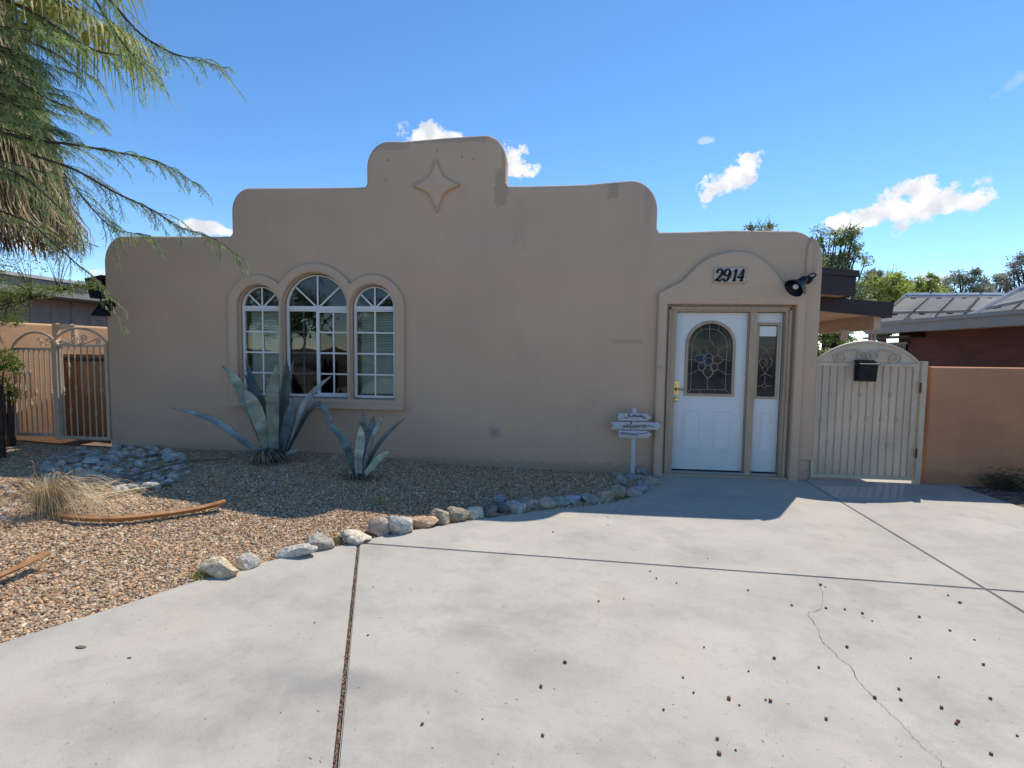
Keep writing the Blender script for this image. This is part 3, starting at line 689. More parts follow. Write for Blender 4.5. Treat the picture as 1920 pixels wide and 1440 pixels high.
def window(xa, xb, kind):
    yf = .055; w = empty('window', ((xa+xb)/2, yf, ZB), None, None); del_ = [w.pop(k, None) for k in ('label', 'category')]
    w.parent = house; w.location = Vector(w.location)-house.location
    def wp(name, outs, y, t, b, m): return plate(name, outs, y, t, b, m, w, res=1)
    fw_ = .034
    wp('frame', [archpoly(xa, xb, ZB, ZH), archpoly(xa+fw_, xb-fw_, ZB+fw_, ZH+.018), ], yf, .06, .004, M['vinyl'])
    tr = MB(); tr.box((xa+fw_-.004, yf-.004, ZH-.022), (xb-fw_+.004, yf+.05, ZH+.026)).box((xa+fw_-.004, yf+.003, ZH-.044), (xb-fw_+.004, yf+.05, ZH-.024)); tr.build('transom_bar', M['vinyl'], w)
    xm = (xa+xb)/2; g = MB(); r = (xb-xa)/2-fw_; mw = .0105
    y0, y1 = yf+.012, yf+.024
    g.box((xm-mw, y0, ZH+.022), (xm+mw, y1, ZH+.018+r*.995))
    for s_ in (-1, 1):
        dx, dz = s_*math.cos(R(41)), math.sin(R(41)); nx, nz_ = -dz*mw, dx*mw
        p0 = (xm+dx*.03, ZH+.022); p1 = (xm+dx*r*.99, ZH+.018+dz*r*.97)
        P = [(p0[0]+nx, p0[1]+nz_), (p0[0]-nx, p0[1]-nz_), (p1[0]-nx, p1[1]-nz_), (p1[0]+nx, p1[1]+nz_)]
        g.hexa([(P[0][0], y0+.001, P[0][1]), (P[1][0], y0+.001, P[1][1]), (P[1][0], y1+.001, P[1][1]), (P[0][0], y1+.001, P[0][1]), (P[3][0], y0+.001, P[3][1]), (P[2][0], y0+.001, P[2][1]), (P[2][0], y1+.001, P[2][1]), (P[3][0], y1+.001, P[3][1])])
    g.build('sunburst_grille', M['vinyl'], w)
    zt, zb = ZH-.043, ZB+fw_
    def grille(x0, x1, m, yy):
        q = MB(); c = (x0+x1)/2; q.box((c-mw, yy, zb), (c+mw, yy+.012, zt))
        for k in (1, 2, 3):
            z = zb+(zt-zb)*k/4; q.box((x0, yy+.0015, z-mw), (c-mw-.0005, yy+.0105, z+mw)); q.box((c+mw+.0005, yy+.0015, z-mw), (x1, yy+.0105, z+mw))
        q.build('grille', m, w)
    if kind == 'slider':
        f = MB(); f.box((xm-.02, yf+.004, zb), (xm+.02, yf+.05, zt)); f.box((xm+.02, yf+.010, zb), (xb-fw_, yf+.045, zb+.022)); f.box((xm+.02, yf+.010, zt-.018), (xb-fw_, yf+.045, zt)); f.build('meeting_stile', M['vinyl'], w)
        grille(xa+fw_, xm-.02, M['vinylgrey'], yf+.034); grille(xm+.02, xb-fw_, M['vinyl'], yf+.018)
        MB().box((xa+fw_, yf+.050, zb), (xm-.02, yf+.051, zt)).build('insect_screen', M['glassdark'], w)
    else: grille(xa+fw_, xb-fw_, M['vinyl'], yf+.014)
    wp('glass_pane', [archpoly(xa+.02, xb-.02, ZB+.02, ZH)], yf+.027, .004, .0, M['glass'])
    if kind == 'blind':
        b = MB(); z = zb+.02
        while z < zt+.02:
            b.hexa([(xa+.05, .17, z), (xb-.05, .17, z), (xb-.05, .205, z+.030), (xa+.05, .205, z+.030), (xa+.05, .17, z+.003), (xb-.05, .17, z+.003), (xb-.05, .205, z+.033), (xa+.05, .205, z+.033)])
            z += .036
        b.build('blind', M['blind'], w)
    else:
        b = MB(); n = 40
        V = [(xa-.1+(.45)*i/n, .36+.025*math.sin(i*1.1), z) for i in range(n+1) for z in (ZB-.2, ZH-.1)]
        b.add(V, [(2*i, 2*i+2, 2*i+3, 2*i+1) for i in range(n)]); b.build('curtain', M['curtain'], w)
    return w
window(*WN[0], 'blind'); window(*WN[1], 'slider'); window(*WN[2], 'blind')

# door surround
DS = [(1489.5,905),(1497,760),(1507,600),(1508,553),(1477,538),(1463,527),(1446,506),(1423,486),(1403,476),(1378,472.5),(1352,476),(1322,487),(1299,506),(1285,520),(1273,530),(1250,541),(1232.6,551),(1231,600),(1228,760),(1223,895)]
X1s, X0s = XZ(1507, 600)[0], XZ(1231.5, 600)[0]
cur = catmull([(*XZ(x, y), 0) for x, y in DS[3:17]], 5)[:, :2]
dso = [(X0s, -.05), (O0-.002, -.05), (O0-.002, OT+.002), (O1+.002, OT+.002), (O1+.002, -.05), (X1s, -.05)] + [tuple(p) for p in cur]
dso[6] = (X1s, dso[6][1]); dso[-1] = (X0s, dso[-1][1])
plate('door_surround', [dso], -.075, .10, .028, M['trim'], house)
# door frame (wood), recessed in the opening
YD = .10
df = MB(); jw = .085
xl_in = XZ(1267, 600, YD)[0]; mul0 = XZ(1406, 600, YD-.03)[0]; mul1 = XZ(1419, 600, YD-.03)[0]; xr_in = XZ(1468, 600, YD)[0]; zt = XZ(1340, 586, YD)[1]
df.box((O0+.001, .02, -.0), (xl_in-.006, WT-.02, OT-.001)); df.box((xr_in+.006, .02, 0), (O1-.001, WT-.02, OT-.001))
df.box((xl_in-.006, .02, zt+.006), (xr_in+.006, WT-.02, OT-.001))
df.box((O0+.03, -.01, 0), (O0+.055, .02, OT-.03)); df.box((O1-.055, -.01, 0), (O1-.03, .02, OT-.03)); df.box((O0+.03, -.01, OT-.055), (O1-.03, .02, OT-.028))
df.build('door_frame', M['framewood'], house)
mu = MB(); mu.box((mul0, YD-.055, .0), (mul1, YD+.08, zt+.03)); mu.box((mul0-.012, YD-.02, .0), (mul0-.001, YD+.08, zt+.005)); mu.build('door_mullion', M['framewood'], house)
th = MB(); th.box((O0+.002, -.03, -.02), (O1-.002, .06, .022)); th.build('door_step', M['framewood'], house)
MB().box((xl_in-.004, .061, -.02), (xr_in+.004, .2, .045)).build('threshold', M['alu'], house)
def doorlike(name, x0, x1, z0, z1):
    d = bpy.data.objects.new(name, None); C.objects.link(d); d.parent = house; d.location = Vector((x0, YD, z0))-house.location; return d
def wl(l, y=YD): return [XZ(x, yy, y) for x, yy in l]
door = doorlike('front_door', xl_in, mul0, .06, zt)
sz0 = .062
gx0 = XZ(1283.5, 700, YD)[0]; gx1 = XZ(1377, 700, YD)[0]; gzb = XZ(1330, 743, YD)[1]; gr = (gx1-gx0)/2; gzs = XZ(1331, 601.5, YD)[1]-gr
tw = .035
def slab(name, x0, x1, z0, z1, holes, parent):
    plate(name, [[(x0, z0), (x1, z0), (x1, z1), (x0, z1)]]+holes, YD, .042, .003, M['white'], parent, res=1)
slab('door_slab', xl_in+.002, mul0-.014, sz0, zt, [archpoly(gx0+.02, gx1-.02, gzb+.02, gzs)], door)
def raised(name, x0, x1, z0, z1, parent):
    ring = MB(); a, b, c, d = x0, x1, z0, z1; t1, t2, t3 = .0, .016, .030
    lv = [(0, 0), (.008, -.006), (.018, -.001), (.034, -.007), (.040, -.007)]
    V = []
    for o, y in lv: V += [(a+o, YD+y, c+o), (b-o, YD+y, c+o), (b-o, YD+y, d-o), (a+o, YD+y, d-o)]
    F = [(4*k+j, 4*k+(j+1) % 4, 4*k+4+(j+1) % 4, 4*k+4+j) for k in range(len(lv)-1) for j in range(4)] + [tuple(range(4*len(lv)-4, 4*len(lv)))]
    ring.add(V, F).build(name, M['white'], parent)
z_p0, z_p1 = XZ(1300, 845, YD)[1], XZ(1300, 770, YD)[1]
p0 = XZ(1283, 700, YD)[0]; p1 = XZ(1315, 700, YD)[0]; q0 = XZ(1341, 700, YD)[0]; q1 = XZ(1374, 700, YD)[0]
raised('raised_panel', p0, p1, z_p0, z_p1, door); raised('raised_panel', q0, q1, z_p0, z_p1, door)
plate('glass_trim', [archpoly(gx0, gx1, gzb, gzs), archpoly(gx0+tw, gx1-tw, gzb+tw, gzs)], YD-.018, .03, .007, M['framewood'], door)
gl = plate('leaded_glass', [archpoly(gx0+.02, gx1-.02, gzb+.02, gzs)], YD+.008, .006, 0, M['leadglass'], door, res=0)
_a = gl.data.attributes.new('Col', 'FLOAT_COLOR', 'POINT'); _a.data.foreach_set('color', np.ones(len(gl.data.vertices)*4))
def dz(x, y, Y=YD): return at(1250+x/4.236, 560+y/4.235, Y)
def camelines(lines, parent, w=.0032):
    mb = MB()
    for l in lines:
        P = [dz(x, y, YD+.004) for x, y in l]
        if len(P) > 2: P = catmull(P, 4)
        mb.tube(P, w, 5, cap=False)
    mb.build('came', M['came'], parent, smooth=True)
arcin = [(190,722),(198,480),(205,360),(225,300),(270,255),(340,240),(408,255),(455,295),(478,360),(473,480),(465,722)]
L_ = [arcin, [(165,370),(205,370)], [(478,370),(517,372)], [(160,483),(222,484)], [(443,485),(512,487)], [(157,596),(197,596)], [(468,600),(506,600)],
      [(265,222),(278,252)], [(415,218),(408,254)], [(340,205),(340,240),(338,325)], [(338,325),(358,345),(375,375),(412,405)], [(205,370),(262,405)], [(412,405),(478,375)],
      [(262,405),(300,375),(322,425)], [(262,405),(262,440)], [(412,405),(410,450)], [(197,596),(255,562),(290,595),(325,640)], [(468,600),(400,560),(365,590),(325,640)], [(325,640),(323,720)],
      [(188,722),(463,722)], [(188,722),(155,752)], [(463,722),(500,755)], [(263,722),(262,755)], [(380,722),(380,757)]]
camelines(L_, door)
# grape cluster pieces
def blob(cx, cy_, rx, ry, col, mb, mc, n=18):
    P = [dz(cx+rx*math.cos(2*math.pi*i/n), cy_+ry*math.sin(2*math.pi*i/n), YD+.003) for i in range(n)]
    c = dz(cx, cy_, YD-.004)
    mb.add(P+[c], [(n, (i+1) % n, i) for i in range(n)], col); mc.tube(P+[P[0]], .0042, 5, cap=False)
gm, gc = MB(), MB()
for cx, cy_, rx, ry, col in [(268,475,45,32,(1.2,1.6,2.6)), (402,485,40,32,(3.4,.7,.9)), (278,540,28,34,(1.1,.7,1.0)), (378,545,28,32,(1.3,.6,.9)), (330,580,38,46,(.9,.6,.8)), (332,480,38,46,(1.0,1.2,2.2))]:
    blob(cx, cy_, rx, ry, col, gm, gc)
gm.build('grape_glass', M['leadglass'], door, smooth=True); gc.build('grape_came', M['came'], door, smooth=True)
# handle and deadbolt
h = MB(); c = dz(78, 707, YD-.004); h.box((c[0]-.028, YD-.012, c[2]-.085), (c[0]+.028, YD-.001, c[2]+.085)); h.lathe((c[0], YD-.012, c[2]+.035), (0, -1, 0), [(0, .02), (.012, .018), (.014, 0)], 16)
h.lathe((c[0], YD-.012, c[2]-.02), (0, -1, 0), [(0, .026), (.02, .022), (.035, .014), (.05, .014), (.05, 0)], 16)
h.tube(catmull([(c[0], YD-.055, c[2]-.02), (c[0]+.05, YD-.06, c[2]-.018), (c[0]+.105, YD-.055, c[2]-.026)], 4), [.011]*8+[.008], 8)
h.lathe((c[0], YD-.012, c[2]-.062), (0, -1, 0), [(0, .014), (.008, .012), (.008, 0)], 12)
h.build('handle', M['brass'], door, smooth=True, ang=35)
b = MB(); c = dz(71, 800, YD); b.lathe((c[0], YD, c[2]), (0, -1, 0), [(0, .031), (.012, .029), (.016, .02), (.022, .018), (.022, 0)], 20); b.build('deadbolt', M['brass'], door, smooth=True, ang=35)
# sidelight
side = doorlike('sidelight', mul1, xr_in, .06, zt)
s0 = XZ(1421.5, 700, YD)[0]; s1 = XZ(1460.5, 680, YD)[0]; szb = XZ(1436, 748, YD)[1]; szt = XZ(1440, 605, YD)[1]
s1 = min(s1, xr_in-.03); s0 = mul1+.012
slab('sidelight_slab', mul1+.003, xr_in-.002, sz0, zt, [[(s0+.02, szb+.02), (s1-.02, szb+.02), (s1-.02, szt-.02), (s0+.02, szt-.02)]], side)
plate('glass_trim', [[(s0, szb), (s1, szb), (s1, szt), (s0, szt)], [(s0+.032, szb+.032), (s1-.032, szb+.032), (s1-.032, szt-.032), (s0+.032, szt-.032)]], YD-.018, .03, .007, M['framewood'], side)
gl2 = plate('leaded_glass', [[(s0+.02, szb+.02), (s1-.02, szb+.02), (s1-.02, szt-.02), (s0+.02, szt-.02)]], YD+.008, .006, 0, M['leadglass'], side, res=0)
_a = gl2.data.attributes.new('Col', 'FLOAT_COLOR', 'POINT'); _a.data.foreach_set('color', np.ones(len(gl2.data.vertices)*4))
camelines([[(737,375),(770,395),(790,412),(820,450),(838,490)], [(860,380),(820,392),(790,412),(755,455),(735,500)], [(735,500),(768,473),(800,505),(780,535),(755,545),(735,500)], [(838,490),(810,473),(785,495),(768,520)], [(838,490),(828,530),(800,550),(785,520)],
           [(755,545),(765,570),(783,590)], [(800,550),(795,575),(783,590)], [(783,590),(760,605),(735,620)], [(783,590),(810,607),(838,622)], [(781,590),(778,675)], [(720,692),(758,692)], [(793,692),(838,694)], [(758,692),(768,678),(785,678),(793,692),(785,706),(768,706),(758,692)]], side)
MB().box((s0+.04, YD+.002, szt-.17), (s1-.04, YD+.006, szt-.045)).build('paper_note', M['bulb'], side)
raised('raised_panel', XZ(1423, 800, YD)[0]+.005, XZ(1448, 800, YD)[0], z_p0, z_p1, side)
# door bell button on the jamb
c = at(1238, 687.5, -.08); bb = MB(); bb.box((c[0]-.035, -.090, c[2]-.014), (c[0]+.035, -.074, c[2]+.014)); bb.build('doorbell', M['framewood'], house)
# roof edge caps and small dark scuppers in the parapet
for x, y in [(728,300),(820,282),(866,294),(888,298),(723,338),(1410,433)]:
    c = at(x, y, -.001); MB().box((c[0]-.004, -.004, c[2]-.012), (c[0]+.004, .002, c[2]+.008)).build('weep_slot', M['ink'], house)

# ------------------------------------------------------------------ things on the wall
def stroke(mb, P, w, y, k=5):
    P = [(*p, ) for p in P]; Q = catmull([(p[0], y, p[1]) for p in P], k) if len(P) > 2 else np.array([(p[0], y, p[1]) for p in P])
    ws = np.interp(np.linspace(0, 1, len(Q)), np.linspace(0, 1, len(w)), w) if hasattr(w, '__len__') else w
    T = np.gradient(Q, axis=0); k_ = len(Q); V = []
    ws = np.broadcast_to(ws, (k_,))
    for i in range(k_):
        a = np.array([T[i][2], 0, -T[i][0]]); a /= np.linalg.norm(a)+1e-12
        V += [Q[i]-a*ws[i]/2, Q[i]+a*ws[i]/2]
    n = len(V); V += [v+np.array([0, .004, 0]) for v in V]
    F = [(2*i, 2*i+1, 2*i+3, 2*i+2) for i in range(k_-1)] + [(2*i, 2*i+2, n+2*i+2, n+2*i) for i in range(k_-1)] + [(2*i+1, n+2*i+1, n+2*i+3, 2*i+3) for i in range(k_-1)] + [(0, n, n+1, 1), (2*k_-2, 2*k_-1, n+2*k_-1, n+2*k_-2)]
    mb.add(V, F)
# house number
nx0, nx1, nz0, nz1 = XZ(1339.5, 516, -.1)[0], XZ(1398.5, 516, -.1)[0], XZ(1368, 530, -.1)[1], XZ(1368, 502.5, -.1)[1]
pl = empty('number_plaque', ((nx0+nx1)/2, -.08, nz0), 'cream tile plaque reading 2914 in black numerals above the front door', 'house number')
plate('tile', [[(nx0, nz0), (nx1, nz0), (nx1, nz1), (nx0, nz1)]], -.098, .022, .004, M['tile'], pl, res=1)
MB().box((nx0-.008, -.092, nz0-.008), (nx1+.008, -.077, nz1+.008)).build('backing_board', M['framewood'], pl)
W_, H_ = nx1-nx0, nz1-nz0
def dg(cx, pts, w):
    mb = MB()
    for P, ww in pts: stroke(mb, [(nx0+W_*(cx+x*.20+ (y-.5)*.05), nz0+H_*(.10+y*.80)) for x, y in P], [v*H_ for v in ww], -.1045)
    mb.build('numeral', M['ink'], pl)
dg(.05, [([(.12,.70),(.08,.82),(.25,.98),(.62,1.0),(.92,.84),(.90,.62),(.6,.36),(.2,.10),(.02,0)], [.10,.17,.12,.11,.20,.21,.17,.12,.08]), ([(.0,.06),(.3,.16),(.6,.04),(.95,.10),(1.0,.26)], [.10,.15,.16,.12,.05]), ([(.10,.72),(.2,.76)], [.16,.16])], 0)
dg(.295, [([(.92,.78),(.75,.97),(.42,1.0),(.10,.82),(.10,.60),(.38,.46),(.72,.54),(.92,.76)], [.10,.09,.12,.19,.19,.10,.09,.1]), ([(.80,.96),(.98,.72),(.90,.36),(.60,.06),(.28,.02),(.12,.14),(.2,.24)], [.10,.20,.21,.13,.11,.15,.15])], 0)
dg(.545, [([(.62,1.02),(.60,.5),(.55,.0)], [.17,.18,.17]), ([(.28,.84),(.45,.88),(.62,1.0)], [.05,.10,.12]), ([(.28,.02),(.8,.03)], [.08,.08])], 0)
dg(.74, [([(.85,1.02),(.45,.66),(.05,.32)], [.10,.08,.09]), ([(.02,.30),(.5,.32),(1.08,.36)], [.11,.13,.09]), ([(.80,1.02),(.78,.5),(.70,.0)], [.15,.19,.17]), ([(.45,.02),(.98,.03)], [.08,.08])], 0)

# wall lamp by the door
def bell(o, ax, L, r0, r1, mb):
    mb.lathe(o, ax, [(0, .0), (0, r0*.75), (.02, r0), (L*.25, r0*1.1), (L*.5, r0*1.25), (L*.8, r1*.85), (L, r1), (L, r1-.006), (L*.8, r1*.85-.008), (L*.5, r0*1.1), (L*.3, 0)], 28)
lp = empty('wall_lamp', at(1520, 520, 0), 'dark blue black bell floodlight on a hooked arm right of the front door', 'lamp')
o = at(1510, 522, -.15); tip = at(1488, 541, -.21); ax = tip-o; L = np.linalg.norm(ax)
mb = MB(); bell(o, ax, L, .045, .118, mb); mb.build('lamp_shade', M['blackmetal'], lp, smooth=True, ang=40)
b0 = o+ax*.80
mb = MB(); iv, jf = ico(3); mb.add(iv*.034+b0, jf); mb.build('bulb', M['bulb'], lp, smooth=True)
mb = MB(); mb.tube(catmull([o, at(1518, 515, -.13), at(1526, 512, -.10), at(1530, 516, -.06), at(1522, 523, -.045), at(1513, 526, -.05)], 5), .008, 8); mb.lathe(at(1514, 525, -.035), (0, -1, 0), [(-.0, .05), (.015, .048), (.03, .03), (.09, .026), (.10, 0)], 20)
mb.build('lamp_arm', M['blackmetal'], lp, smooth=True, ang=40)
# lamp at the left corner of the house
lp = empty('wall_lamp', at(196, 560, .1), 'black floodlight pair hung on a dark box at the left corner of the house', 'lamp')
c0 = at(183, 540, .15)
mb = MB(); p0, p1 = at(174, 560, .15), at(196, 521, .15)
mb.hexa([(p0[0]+.03, .08, p0[2]), (p1[0]+.05, .08, p0[2]), (p1[0]+.05, .22, p0[2]), (p0[0]+.03, .22, p0[2]), (p0[0]-.02, .05, p1[2]-.02), (p1[0]+.05, .05, p1[2]+.03), (p1[0]+.05, .25, p1[2]+.03), (p0[0]-.02, .25, p1[2]-.02)])
mb.build('junction_box', M['blackmetal'], lp)
a_, b_ = at(190, 572, -.02), at(190, 594, -.02); mb = MB(); mb.lathe(a_, (0, 0, -1), [(-.03, 0), (-.03, .035), (0, .04), (.02, .05), (.14, .125), (.15, .125), (.13, .10), (.03, .03)], 28)
mb.build('lamp_shade', M['blackmetal'], lp, smooth=True, ang=40)
mb = MB(); mb.lathe(at(200, 566, -.02), (.75, -.55, -.55), [(0, 0), (0, .03), (.03, .045), (.10, .085), (.105, .08), (.06, .03)], 24); mb.build('lamp_shade', M['blackmetal'], lp, smooth=True, ang=40)
mb = MB(); mb.tube([at(190, 574, -.02), at(189, 560, .02), at(188, 550, .1)], .014, 8); mb.tube(catmull([at(190, 560, .06), at(200, 553, .0), at(205, 560, -.02), at(203, 568, -.02)], 4), .010, 8); mb.build('lamp_arm', M['blackmetal'], lp, smooth=True, ang=40)
# outlet box
c = at(929, 810, 0); ob = empty('outlet_box', (c[0], 0, c[2]-.05), 'small grey weatherproof outlet box low on the bare stucco wall', 'outlet')
MB().box((c[0]-.035, -.030, c[2]-.06), (c[0]+.035, .005, c[2]+.06)).build('box_body', M['alu'], ob); MB().box((c[0]-.027, -.036, c[2]-.048), (c[0]+.027, -.030, c[2]+.045)).build('cover', M['greyfascia'], ob)

# ------------------------------------------------------------------ welcome sign
YS = -.17
sg = empty('welcome_sign', at(1188, 888, YS), 'small whitewashed wooden signpost with three arrow boards reading welcome, beside the door', 'sign')
p0 = XZ(1184, 830, YS)[0]; p1 = XZ(1191.5, 830, YS)[0]; zt_ = XZ(1187.5, 765, YS)[1]
MB().box((p0, YS, .0), (p1, YS+.03, zt_)).build('post', M['signwood'], sg)
def board(x0, x1, tip, ya, yb, notch=0):
    ym = (ya+yb)/2; P = [XZ(x0, yb, YS), XZ(x1, yb+1, YS), XZ(tip, ym+1, YS), XZ(x1, ya+1, YS), XZ(x0, ya, YS)]
    if notch: P.append(XZ(x0+notch, ym, YS))
    return plate('arrow_board', [P], YS-.026, .024, .003, M['signwood'], sg, res=1)
board(1158.8, 1212, 1221.5, 774.5, 788); board(1143.5, 1233, 1240.5, 790.5, 804.3, 6); board(1159.5, 1213, 1222, 806.2, 819.8)
def zs_(x, y): return XZ(1130+x/9.6, 750+y/9.6, YS-.03)
def write(lines, w, parent, name='lettering'):
    mb = MB()
    for i, l in enumerate(lines): stroke(mb, [zs_(*p) for p in l], w if hasattr(w, '__len__') else w*(.8+.4*((i*7) % 3)/2), YS-.0305+.0001*i, 4)
    mb.build(name, M['ink'], parent)
wel = [[(358,455),(375,470),(370,495),(385,490),(400,460),(402,490),(415,480),(425,455)], [(425,478),(450,470),(462,455),(445,445),(435,470),(445,495),(465,490),(490,470)],
       [(490,470),(525,405),(515,400),(505,440),(500,490),(515,500),(535,480)], [(560,455),(545,450),(530,475),(540,500),(565,490),(590,470)], [(560,478),(580,455),(575,495),(610,485)], [(625,450),(605,470),(615,495),(640,485),(640,455),(625,450)],
       [(650,455),(665,490),(680,455),(700,450),(698,488),(715,455),(735,450),(732,490),(750,488)], [(750,475),(775,460),(768,445),(752,465),(755,495),(780,490),(830,458),(870,478),(930,475)]]
write(wel, .0058, sg)
top = [[(378,312),(420,318),(455,322)], [(400,300),(430,325),(455,318),(480,260),(468,250),(462,300),(490,310),(505,285)], [(505,285),(515,310),(535,300),(560,262),(585,255)], [(560,262),(550,300),(570,308),(600,280)], [(600,262),(590,300),(615,305),(630,280)],
       [(630,305),(640,280),(655,300),(665,275),(680,300),(695,280)], [(695,305),(715,270),(700,275),(700,310),(725,305)], [(725,330),(755,295),(745,325),(765,335),(790,320)], [(540,280),(640,290),(740,310),(795,345)]]
write(top, .0046, sg)
bot = [[(320,600),(400,600),(480,615),(560,625),(640,650)], [(615,655),(640,610),(600,600)], [(650,588),(700,612),(830,575)], [(650,588),(690,608)]]
for i in range(9):
    x = 330+i*32; y = 600+i*3; bot += [[(x, y), (x-14, y-22)], [(x+6, y), (x+18, y+26)], [(x+12, y), (x+6, y-24)]]
write(bot, .0036, sg, 'leaf_drawing')

# ------------------------------------------------------------------ gates
def spiral(c, r, turns, dirn, start, n=26):
    return [(c[0]+r*(1-.8*i/n)*math.cos(start+dirn*2*math.pi*turns*i/n), c[1]+r*(1-.8*i/n)*math.sin(start+dirn*2*math.pi*turns*i/n)) for i in range(n+1)]
def make_gate(name, label, Y, xa, xb, zb, zbar, zpk, nb, parts, spir, grp, backing=None, fill=None, stiles=(.04, .04)):
    g = empty(name, ((xa+xb)/2, Y, zb), label, 'gate', grp); t = .035
    f = MB(); f.box((xa, Y, zb), (xa+stiles[0], Y+t, zbar+.01)); f.box((xb-stiles[1], Y, zb), (xb, Y+t, zbar+.01)); f.box((xa+stiles[0], Y+.001, zbar-.035), (xb-stiles[1], Y+t-.001, zbar)); f.box((xa+stiles[0], Y+.001, zb+.0), (xb-stiles[1], Y+t-.001, zb+.045))
    f.build('frame', M['gate'], g)
    xm = (xa+xb)/2; n = 28; P = []
    for i in range(n+1):
        u = -1+2*i/n; hgt = (math.cos(u*math.pi)*.5+.5)**.8 if abs(u) > .78 else None
        z = (1-abs(u)**2.0)**.85
        P.append((xa+(xb-xa)*i/n, Y+.018, zbar+.012+(zpk-zbar)*z))
    MB().tube(P, .017, 8).build('arched_rail', M['gate'], g, smooth=True, ang=40)
    if fill:
        V = [(p[0], Y+.022, zbar) for p in P]+[tuple(p) for p in [(q[0], Y+.022, q[2]) for q in P]]; k = len(P)
        V += [(v[0], v[1]+.004, v[2]) for v in V]
        F = [(i, i+1, k+i+1, k+i) for i in range(k-1)]+[(2*k+i, 3*k+i, 3*k+i+1, 2*k+i+1) for i in range(k-1)]
        MB().add(V, F).build('arch_panel', fill, g)
    for i in range(nb):
        x = xa+stiles[0]+(xb-xa-sum(stiles))*(i+.8)/(nb+.6); b = MB()
        b.box((x-.0065, Y+.008, zb+.045), (x+.0065, Y+.021, zbar-.035))
        for fz in parts[i % len(parts)]:
            z = zb+(zbar-zb)*fz
            b.lathe((x, Y+.0145, z-.035), (0, 0, 1), [(0, .010), (.008, .017), (.016, .017), (.022, .011), (.035, .021), (.048, .011), (.054, .017), (.062, .017), (.07, .010)], 8)
        b.build('bar', M['gate'], g)
    sp2 = MB()
    for c, r, tu, dr, stt, tail in spir:
        cx = xa+(xb-xa)*c[0]; cz = zbar+(zpk-zbar)*c[1]; pts = spiral((cx, cz), r, tu, dr, stt)
        T = [(xa+(xb-xa)*a, zbar+(zpk-zbar)*b) for a, b in tail]
        Q = catmull([(x, Y+.008, z) for x, z in (T+pts)], 2)
        sp2.tube(Q, .0075, 6)
    sp2.build('scrollwork', M['gate'], g, smooth=True)
    if backing: MB().box((xa+.02, Y+.028, zb+.02), (xb-.02, Y+.031, zbar-.01)).build('screen_panel', backing, g)
    return g
def screenmat():
    ma, nt, p, out = newmat('perforated_screen'); N, L = nt.nodes, nt.links
    p.inputs['Base Color'].default_value = (.66, .54, .42, 1); p.inputs['Roughness'].default_value = .6
    tb = N.new('ShaderNodeBsdfTransparent'); ms = N.new('ShaderNodeMixShader'); ms.inputs[0].default_value = .20
    tr = N.new('ShaderNodeBsdfTranslucent'); tr.inputs[0].default_value = (.5, .4, .3, 1); m2 = N.new('ShaderNodeMixShader'); m2.inputs[0].default_value = .08
    L.new(p.outputs[0], m2.inputs[1]); L.new(tr.outputs[0], m2.inputs[2]); L.new(m2.outputs[0], ms.inputs[1]); L.new(tb.outputs[0], ms.inputs[2]); L.new(ms.outputs[0], out.inputs[0]); return ma
M['screen'] = screenmat()
RGX0, RGX1 = XZ(1530, 690, .02)[0], XZ(1724, 690, .02)[0]
zb_ = .035; zbar = XZ(1630, 681.5, .02)[1]; zpk = XZ(1630, 643, .02)[1]
SR = [((.5-.06, .36), .075, 1.5, 1, -1.4, [(.5, 0), (.5, .1)]), ((.5+.06, .36), .075, 1.5, -1, -1.74, [(.5, 0), (.5, .1)]), ((.24, .25), .078, 1.5, 1, 2.6, [(.40, .62), (.31, .62)]), ((.76, .25), .078, 1.5, -1, .5, [(.60, .62), (.69, .62)])]
make_gate('wrought_iron_gate', 'wide tan iron gate with screened back and arched top right of the front door', .02, RGX0, RGX1, zb_, zbar, zpk, 12,
          [(.50,), (.30, .72), (.52,), (), (.53,), (.30, .73), (.52,), (), (.52,), (.30, .73), (.52,), ()], SR, 'tan wrought iron gates', M['screen'], M['gate'], (.03, .06))
# hinge post and hinges of the right gate
po = empty('gate_post', (RGX1+.045, .02, 0), 'square tan steel post with rusty hinges between gate and terracotta wall', 'post')
MB().box((RGX1+.012, -.01, -.05), (RGX1+.075, .05, zbar+.035)).build('post', M['gate'], po)
for z in (.38, 1.18): MB().lathe((RGX1+.005, -.012, z-.06), (0, 0, 1), [(0, 0), (0, .012), (.12, .012), (.12, 0)], 10).build('hinge', M['rust'], po)
# mailbox
mb_ = empty('mailbox', at(1630, 717, -.03), 'black metal mailbox with sloped lid hung on the wide gate', 'mailbox')
ym0, ym1 = -.125, -.005
q = [at(1613.5, 683, ym0), at(1647, 683, ym0), at(1645, 716, ym0), at(1611, 715, ym0)]
mb = MB(); mb.hexa([(q[3][0], ym0+.02, q[3][2]), (q[2][0], ym0+.02, q[2][2]), (q[2][0], ym1, q[2][2]), (q[3][0], ym1, q[3][2]), (q[0][0], ym0, q[0][2]), (q[1][0], ym0, q[1][2]), (q[1][0], ym1, q[1][2]+.03), (q[0][0], ym1, q[0][2]+.03)]); mb.build('mailbox_body', M['blackmetal'], mb_)
mb = MB(); zl = q[0][2]+.004; mb.hexa([(q[0][0]-.012, ym0-.02, zl-.012), (q[1][0]+.012, ym0-.02, zl-.012), (q[1][0]+.012, ym1, zl+.032), (q[0][0]-.012, ym1, zl+.032), (q[0][0]-.012, ym0-.02, zl), (q[1][0]+.012, ym0-.02, zl), (q[1][0]+.012, ym1, zl+.045), (q[0][0]-.012, ym1, zl+.045)]); mb.build('lid', M['blackmetal'], mb_)
